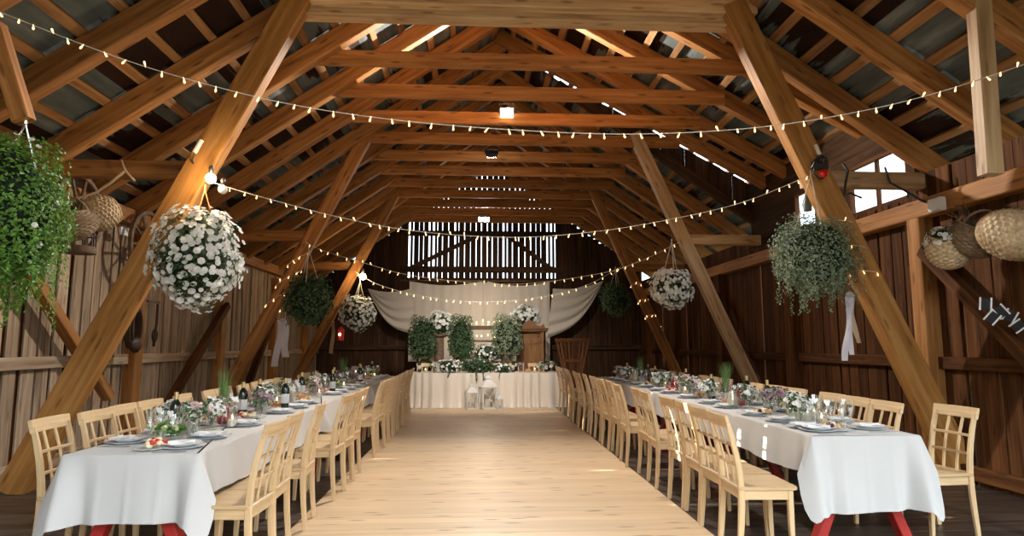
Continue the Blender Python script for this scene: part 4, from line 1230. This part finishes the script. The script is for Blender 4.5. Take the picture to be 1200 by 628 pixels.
# swag tied across the front
def lantern(label, x, y, w, h):
    t = thing('floor_lantern', label, 'lantern', (x, y, 0), .25, 'white lanterns before the head table')
    a = w / 2; bh = h * .58
    b = MB(); b.box((-a, -a, 0), (a, a, .04 * h), .004); obj('base', b, M_WPAINT, t)
    b = MB()
    for sx in (-1, 1):
        for sy in (-1, 1): b.box((sx * a * .92 - .06 * w, sy * a * .92 - .06 * w, .04 * h), (sx * a * .92 + .06 * w, sy * a * .92 + .06 * w, bh), .003)
    for i in range(4):
        R4 = Matrix.Rotation(i * PI / 2, 3, 'Z')
        for (p, q) in (((-a * .85, -a * .92, .06 * h), (a * .85, -a * .92, bh)), ((a * .85, -a * .92, .06 * h), (-a * .85, -a * .92, bh))):
            b.sweep([R4 @ Vector(p), R4 @ Vector(q)], .05 * w, .04 * w, (0, 0, 1))
    obj('frame', b, M_WPAINT, t)
    b = MB(); b.lathe([(0, bh), (a * 1.45, bh), (a * 1.5, bh + .03 * h), (a * 1.1, bh + .12 * h), (a * .5, bh + .22 * h), (a * .5, bh + .25 * h), (a * .6, bh + .26 * h), (a * .15, bh + .34 * h), (0, bh + .36 * h)], 4); r = obj('roof', b, M_WPAINT, t); r.rotation_euler = (0, 0, PI / 4)
    b = MB(); b.tube([(.1 * w * math.cos(q), 0, bh + .38 * h + .1 * w * math.sin(q)) for q in [2 * PI * k / 14 for k in range(14)]], .015 * w + .003, 6, True); obj('ring', b, M_WPAINT, t, True)
    b = MB(); b.lathe([(0, .045 * h), (.22 * w, .045 * h), (.22 * w, .26 * h), (0, .27 * h)], 14); obj('candle', b, M_CANDLE, t, 40)
    return t
lantern('tallest white lantern, middle of three before the head table', .26, 14.15, .32, .78)
lantern('medium white lantern standing before the head table beside the tallest', -.1, 14.05, .24, .6)
lantern('smallest white lantern, beside the tallest before the head table', .5, 14.0, .14, .38)
# flowers and greenery on the head table
def bed(label, c, r, mat, nl, ls, nf, fs_, cat='flowers'):
    return plant('flower_garland', label, c, r, mat, nl, ls, nf, fs_, 20, .35, pot=False)
bed('white blossom cluster at the middle of the head table edge', (-.62, 14.64, .89), (.3, .18, .16), M_IVY, 260, .05, 150, .028)
bed('dark greenery garland spilling over the head table edge', (.05, 14.64, .9), (.45, .18, .18), M_IVY, 700, .055, 12, .02)
bed('small white garland beside the lantern tops on the head table', (.6, 14.66, .86), (.24, .16, .12), M_IVY, 220, .05, 60, .024)
def small_on_head(kind, x, y, lb): place(kind, x, y, lb, 'centrepieces on the head table')
hd = [('wb', -1.3), ('cj', -1.15), ('bw', -.98), ('cj', .78), ('wb', .86), ('bm', 1.02), ('pr', 1.2), ('cj', 1.35), ('bw', 1.5), ('wb', 1.62), ('bp', 1.75)]
for k, (kd, x) in enumerate(hd): small_on_head(kd, x, 14.8 + U(0, .2), '%s, %s item along the head table' % (KN[kd][0], ORD[k]))

# planters behind the head table
def pedestal(x, y, h, label):
    t = thing('wooden_pedestal', label, 'stand', (x, y, 0), U(-.3, .3), 'pedestals behind the head table')
    b = MB(); b.lathe([(0, 0), (.2, 0), (.2, .05), (.13, .1), (.12, h - .1), (.2, h - .05), (.2, h), (0, h)], 18); obj('column', b, M_OLDWOOD, t, 40)
    return t
pl = [('tall dark ivy at the outer end behind the head table', 495, 398, (.34, .33, .56), M_IVY, 2600, 0, .03), ('bushy ivy beside the candle shelf behind the head table', 540, 396, (.31, .3, .56), M_IVY, 2600, 0, .03), ('bushy ivy standing against the wardrobe behind the head table', 594, 394, (.38, .36, .54), M_VARI, 2600, 0, .03)]
BOXY[0] = 3.2
for (lb, a, c_, r, m_, nl, nf, fs_) in pl:
    c = at(a, c_, y=16.3); h = c.z - r[2] * .75
    pedestal(c.x, c.y, h, 'turned wooden pedestal under the ' + lb.split(' behind')[0])
    plant('potted_ivy', lb, c, r, m_, nl, .06, nf, fs_, 14, .3, pot=True, group='ivy plants behind the head table')
BOXY[0] = 0
c = at(515, 380, y=16.55); pedestal(c.x, c.y, c.z - .25, 'turned wooden pedestal under the white petunias between two ivies')
plant('potted_petunia', 'white petunias between the two ivies behind the head table', c, (.33, .28, .34), M_IVY, 500, .06, 90, .05, 8, .2, flower_where=lambda v: v.z > -.4 and v.y < .3)
c = at(570, 414, y=16.5); pedestal(c.x, c.y, c.z - .15, 'low wooden pedestal under the white flower bowl before the candle shelf')
plant('potted_flowers', 'low bowl of white flowers in front of the candle shelf', c, (.36, .25, .24), M_IVY, 500, .055, 130, .035, 0, .2)
# wardrobe
wc = at(623, 430, y=16.75); wx = wc.x
t = thing('wardrobe', 'carved brown wooden wardrobe standing before the drape', 'wardrobe', (wx, 16.9, 0), -.18)
W, D_, H_ = .36, .28, 1.72
b = MB(); b.box((-W, -D_, .1), (-W + .03, D_, H_), .004); b.box((W - .03, -D_, .1), (W, D_, H_), .004); b.box((-W, D_ - .02, .1), (W, D_, H_), .004); b.box((-W, -D_, H_ - .03), (W, D_, H_), .004); b.box((-W, -D_, .1), (W, D_, .16), .004)
b.box((-W, -D_ - .005, .1), (-W + .1, -D_ + .02, H_), .004); b.box((W - .1, -D_ - .005, .1), (W, -D_ + .02, H_), .004)
obj('carcass', b, M_WALNUT, t)
b = MB(); b.box((-W + .1, -D_ - .01, .18), (W - .1, -D_ + .015, H_ - .06), .005); b.box((-W + .1, -D_ - .02, .18), (-W + .17, -D_ - .008, H_ - .06), .004); b.box((W - .17, -D_ - .02, .18), (W - .1, -D_ - .008, H_ - .06), .004)
b.box((-W + .1, -D_ - .02, H_ - .16), (W - .1, -D_ - .008, H_ - .06), .004); b.box((-W + .1, -D_ - .02, .18), (W - .1, -D_ - .008, .28), .004); b.box((-W + .1, -D_ - .02, .82), (W - .1, -D_ - .008, .92), .004)
dr = obj('door', b, M_WALNUT, t); b = MB(); b.ball((W - .13, -D_ - .035, .9), .018, 10, 8); obj('knob', b, M_FOIL, dr, True)
b = MB(); b.box((-W - .05, -D_ - .06, H_), (W + .05, D_ + .02, H_ + .05), .012); b.box((-W - .08, -D_ - .09, H_ + .05), (W + .08, D_ + .02, H_ + .09), .012); obj('cornice', b, M_WALNUT, t)
b = MB()
pr = [(-.4, 0), (-.36, .12), (-.3, .05), (-.2, .07), (-.12, .16), (0, .22), (.12, .16), (.2, .07), (.3, .05), (.36, .12), (.4, 0)]
vs = [(x, -D_ - .07, H_ + .085 + z) for x, z in pr] + [(x, -D_ - .03, H_ + .085 + z) for x, z in pr]; n = len(pr)
b.add(vs, [tuple(range(n)), tuple(reversed(range(n, 2 * n)))] + [(i, i + n, (i + 1) % n + n, (i + 1) % n) for i in range(n)]); obj('crest', b, M_WALNUT, t)
for sx in (-1, 1):
    for sy in (-1, 1): b = MB(); b.lathe([(0, 0), (.03, 0), (.045, .06), (.04, .1), (0, .1)], 10, (sx * (W - .06), sy * (D_ - .06), 0)); obj('foot', b, M_WALNUT, t, 40)
c = Vector((wx - .14, 16.8, H_ + .09 + .3)); plant('potted_petunia', 'white petunias in dark leaves on top of the wardrobe', c, (.36, .24, .3), M_IVY, 600, .06, 95, .048, 0, .2, flower_where=lambda v: v.z > -.5 and v.y < .3)
# candle shelf
sc_ = at(565, 400, y=17.2); t = thing('candle_shelf', 'wooden shelf unit of glowing candles before the drape', 'shelf', (sc_.x, 17.2, 0))
b = MB()
for x in (-.55, .55): b.box((x - .03, -.15, 0), (x + .03, .15, 1.86), .004)
obj('uprights', b, M_OLDWOOD, t)
for z in (.5, 1.0, 1.45, 1.78): b = MB(); b.box((-.58, -.17, z), (.58, .17, z + .05 if z < 1.7 else z + .1), .004); obj('shelf_board', b, M_OLDWOOD, t)
n = 0
for z in (1.05, 1.5, 1.88):
    for k in range(7):
        x = sc_.x - .48 + .16 * k + U(-.02, .02); h = U(.06, .12)
        o = thing('pillar_candle', '%s candle on the %s board of the candle shelf' % (ORD[k], {1.05: 'lowest lit', 1.5: 'middle', 1.88: 'top'}[z]), 'candle', (x, 17.1 + U(-.03, .03), z), 0, 'pillar candles on the candle shelf')
        b = MB(); b.lathe([(0, 0), (.03, 0), (.03, h), (0, h + .002)], 10); obj('wax', b, M_CANDLE, o, 40)
        b = MB(); b.lathe([(0, h + .002), (.008, h + .015), (.004, h + .035), (0, h + .045)], 8); obj('flame', b, M_FLAME, o, True)
l = bpy.data.lights.new('candle_glow', 'POINT'); l.energy = 45; l.color = (1, .8, .58); l.shadow_soft_size = .25
o = bpy.data.objects.new('candle_glow', l); COL.objects.link(o); o.location = (sc_.x, 17.25, 2.15)
# drapes
yd = 18.7
def drape(label, fn, nu=60, nv=30):
    b = MB(); b.grid(fn, nu, nv); o = obj('drape', b, M_DRAPE, None, True); return tag(o, label, 'drape', 'white drapes across the rear wall')
zt_, zb_ = 3.22, .9
dl, dm, dr_ = -1.95, .24, 2.15
def fold_(x, v): return .025 * math.sin(x * 9) * (.3 + .7 * v) + .012 * math.sin(x * 23 + 1)
def panel(xa, xb, tie):
    def fn(u, v):
        x = xa + (xb - xa) * u
        z = zt_ - .12 * math.sin(PI * u) * (1 - v) + (zb_ - zt_) * v
        return (x, yd + fold_(x, v), z)
    return fn
drape('white drape panel behind the two ivies on the rear wall', panel(dl, dm - .08, -1))
drape('white drape panel behind the wardrobe on the rear wall', panel(dm + .08, dr_, 1))
drape('narrow shaded drape panel behind the gap between the two white panels', lambda u, v: (dm - .3 + .6 * u, yd + .14 + .03 * math.sin(u * 15), zt_ - .02 + (zb_ - zt_) * v), 16, 20)
def swag(top_in, top_out, low, sgn):
    ti, to, lo = Vector(top_in), Vector(top_out), Vector(low)
    def fn(u, v):
        # u: from the wall-side corner to the tied end; v: top edge to lower edge
        a = to.lerp(ti, u); a.z -= .10 * math.sin(PI * u)
        bt = to.lerp(lo, u) ; bt.z -= .55 * math.sin(PI * u) * (1 - u * .5)
        p = a.lerp(bt, v)
        p.y += .06 * math.sin(v * 24 + u * 2) * (.35 + .65 * v) * min(1, u * 3 + .2)
        return p
    return fn
pt = [at(a, c_, y=yd - .05) for a, c_ in ((482, 338), (431, 338), (487, 392), (648, 338), (707, 329), (641, 397))]
drape('drape swag sweeping up towards the small white petunias', swag(pt[0], pt[1], pt[2], -1), 30, 40)
drape('drape swag sweeping up towards the window side of the rear wall', swag(pt[3], pt[4], pt[5], 1), 30, 40)
# rail carrying the drapes
b = MB(); b.tube([(-2.2, yd + .02, zt_ + .02), (2.4, yd + .02, zt_ + .02)], .02, 8); o = obj('drape_rail', b, M_OLDWOOD, None, True); tag(o, 'thin rail carrying the white drapes below the hatch', 'rail')
# hay manger in the corner
mc = at(674, 432, y=15.8)
t = thing('hay_manger', 'tapering slatted wooden hay manger in the far corner by the window-side table', 'manger', (mc.x, 16.2, 0))
for k in range(9):
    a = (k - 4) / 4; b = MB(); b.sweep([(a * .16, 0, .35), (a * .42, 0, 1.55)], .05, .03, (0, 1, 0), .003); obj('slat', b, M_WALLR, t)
b = MB(); 
for q in (((-.2, -.03, .32), (.2, .03, .4)), ((-.45, -.03, 1.45), (.45, .03, 1.53)), ((-.33, -.025, .95), (.33, .025, 1.02))): b = MB(); b.box(*q, .004); obj('crossbar', b, M_WALLR, t)
for s in (-1, 1): b = MB(); b.box((s * .2 - .03, -.03, 0), (s * .2 + .03, .2, .4), .004); obj('leg', b, M_WALNUT, t)

# ------------------------------------------------------------------ light
W_ = bpy.data.worlds.new('daylight'); SC.world = W_; W_.use_nodes = True
nt = W_.node_tree; bg = nt.nodes['Background']
tc = N(nt, 'ShaderNodeTexCoord'); sp = N(nt, 'ShaderNodeSeparateXYZ'); nt.links.new(tc.outputs['Generated'], sp.inputs[0])
def mth(op, a, b=0.0, c=None):
    n = N(nt, 'ShaderNodeMath', operation=op)
    for i, v in enumerate((a, b) if c is None else (a, b, c)):
        if hasattr(v, 'is_linked'): nt.links.new(v, n.inputs[i])
        else: n.inputs[i].default_value = v
    return n.outputs[0]
# sky shaped for its light: low dark band behind the doorway, dimmed rearward
ny = mth('MAXIMUM', mth('MULTIPLY', sp.outputs[1], -1.0), 0.0)
hz = mth('MULTIPLY_ADD', ny, .15, .02)
msk = mth('MULTIPLY', mth('SUBTRACT', sp.outputs[2], hz), 25.0); msk.node.use_clamp = True
rear = mth('MULTIPLY_ADD', mth('MAXIMUM', sp.outputs[1], 0.0), -.75, 1.0)
sky = mixc(nt, rear, (.16, .2, .24), (.86, .94, 1))
gm = mth('MULTIPLY', sp.outputs[2], 60.0); gm.node.use_clamp = True
low = mixc(nt, gm, (.09, .095, .075), (.13, .14, .11))
nt.links.new(mixc(nt, msk, low, sky), bg.inputs[0]); bg.inputs[1].default_value = 8.8
sun = bpy.data.lights.new('sun', 'SUN'); sun.energy = 60; sun.angle = .009; sun.color = (1, .86, .68)
so = bpy.data.objects.new('sun', sun); COL.objects.link(so)
so.rotation_euler = Vector((math.cos(math.radians(17)), 0, -math.sin(math.radians(17)))).to_track_quat('-Z', 'Y').to_euler()
def portal(loc, rot, sx, sy):
    l = bpy.data.lights.new('portal', 'AREA'); l.shape = 'RECTANGLE'; l.size = sx; l.size_y = sy; l.cycles.is_portal = True
    o = bpy.data.objects.new('portal', l); COL.objects.link(o); o.location = loc; o.rotation_euler = rot
portal((.4, Y0, 2.6), (PI / 2, 0, PI), 5.3, 5.2)
portal((XR + .05, 1.0, 1.53), (0, PI / 2, 0), 3.05, 4.8)
portal((XR + .05, 8.35, 3.4), (0, PI / 2, 0), .7, 2.7)

# ------------------------------------------------------------------ camera and view
cam = bpy.data.cameras.new('camera'); cam.sensor_width = 36; cam.lens = 36 * FPX / 1200; cam.clip_start = .05
co = bpy.data.objects.new('camera', cam); COL.objects.link(co)
mat = Matrix((( cR.x, cU.x, -cF.x, 0), (cR.y, cU.y, -cF.y, 0), (cR.z, cU.z, -cF.z, CH), (0, 0, 0, 1)))
co.matrix_world = mat
SC.camera = co
vs_ = SC.view_settings
SC.display_settings.display_device = 'sRGB'
vs_.view_transform = 'Standard'; vs_.look = 'None'; vs_.gamma = 1; vs_.exposure = 0; vs_.use_curve_mapping = False
SC.cycles.use_denoising = True
SC.cycles.max_bounces = 8; SC.cycles.diffuse_bounces = 5; SC.cycles.transparent_max_bounces = 16
SC.cycles.sample_clamp_indirect = 6
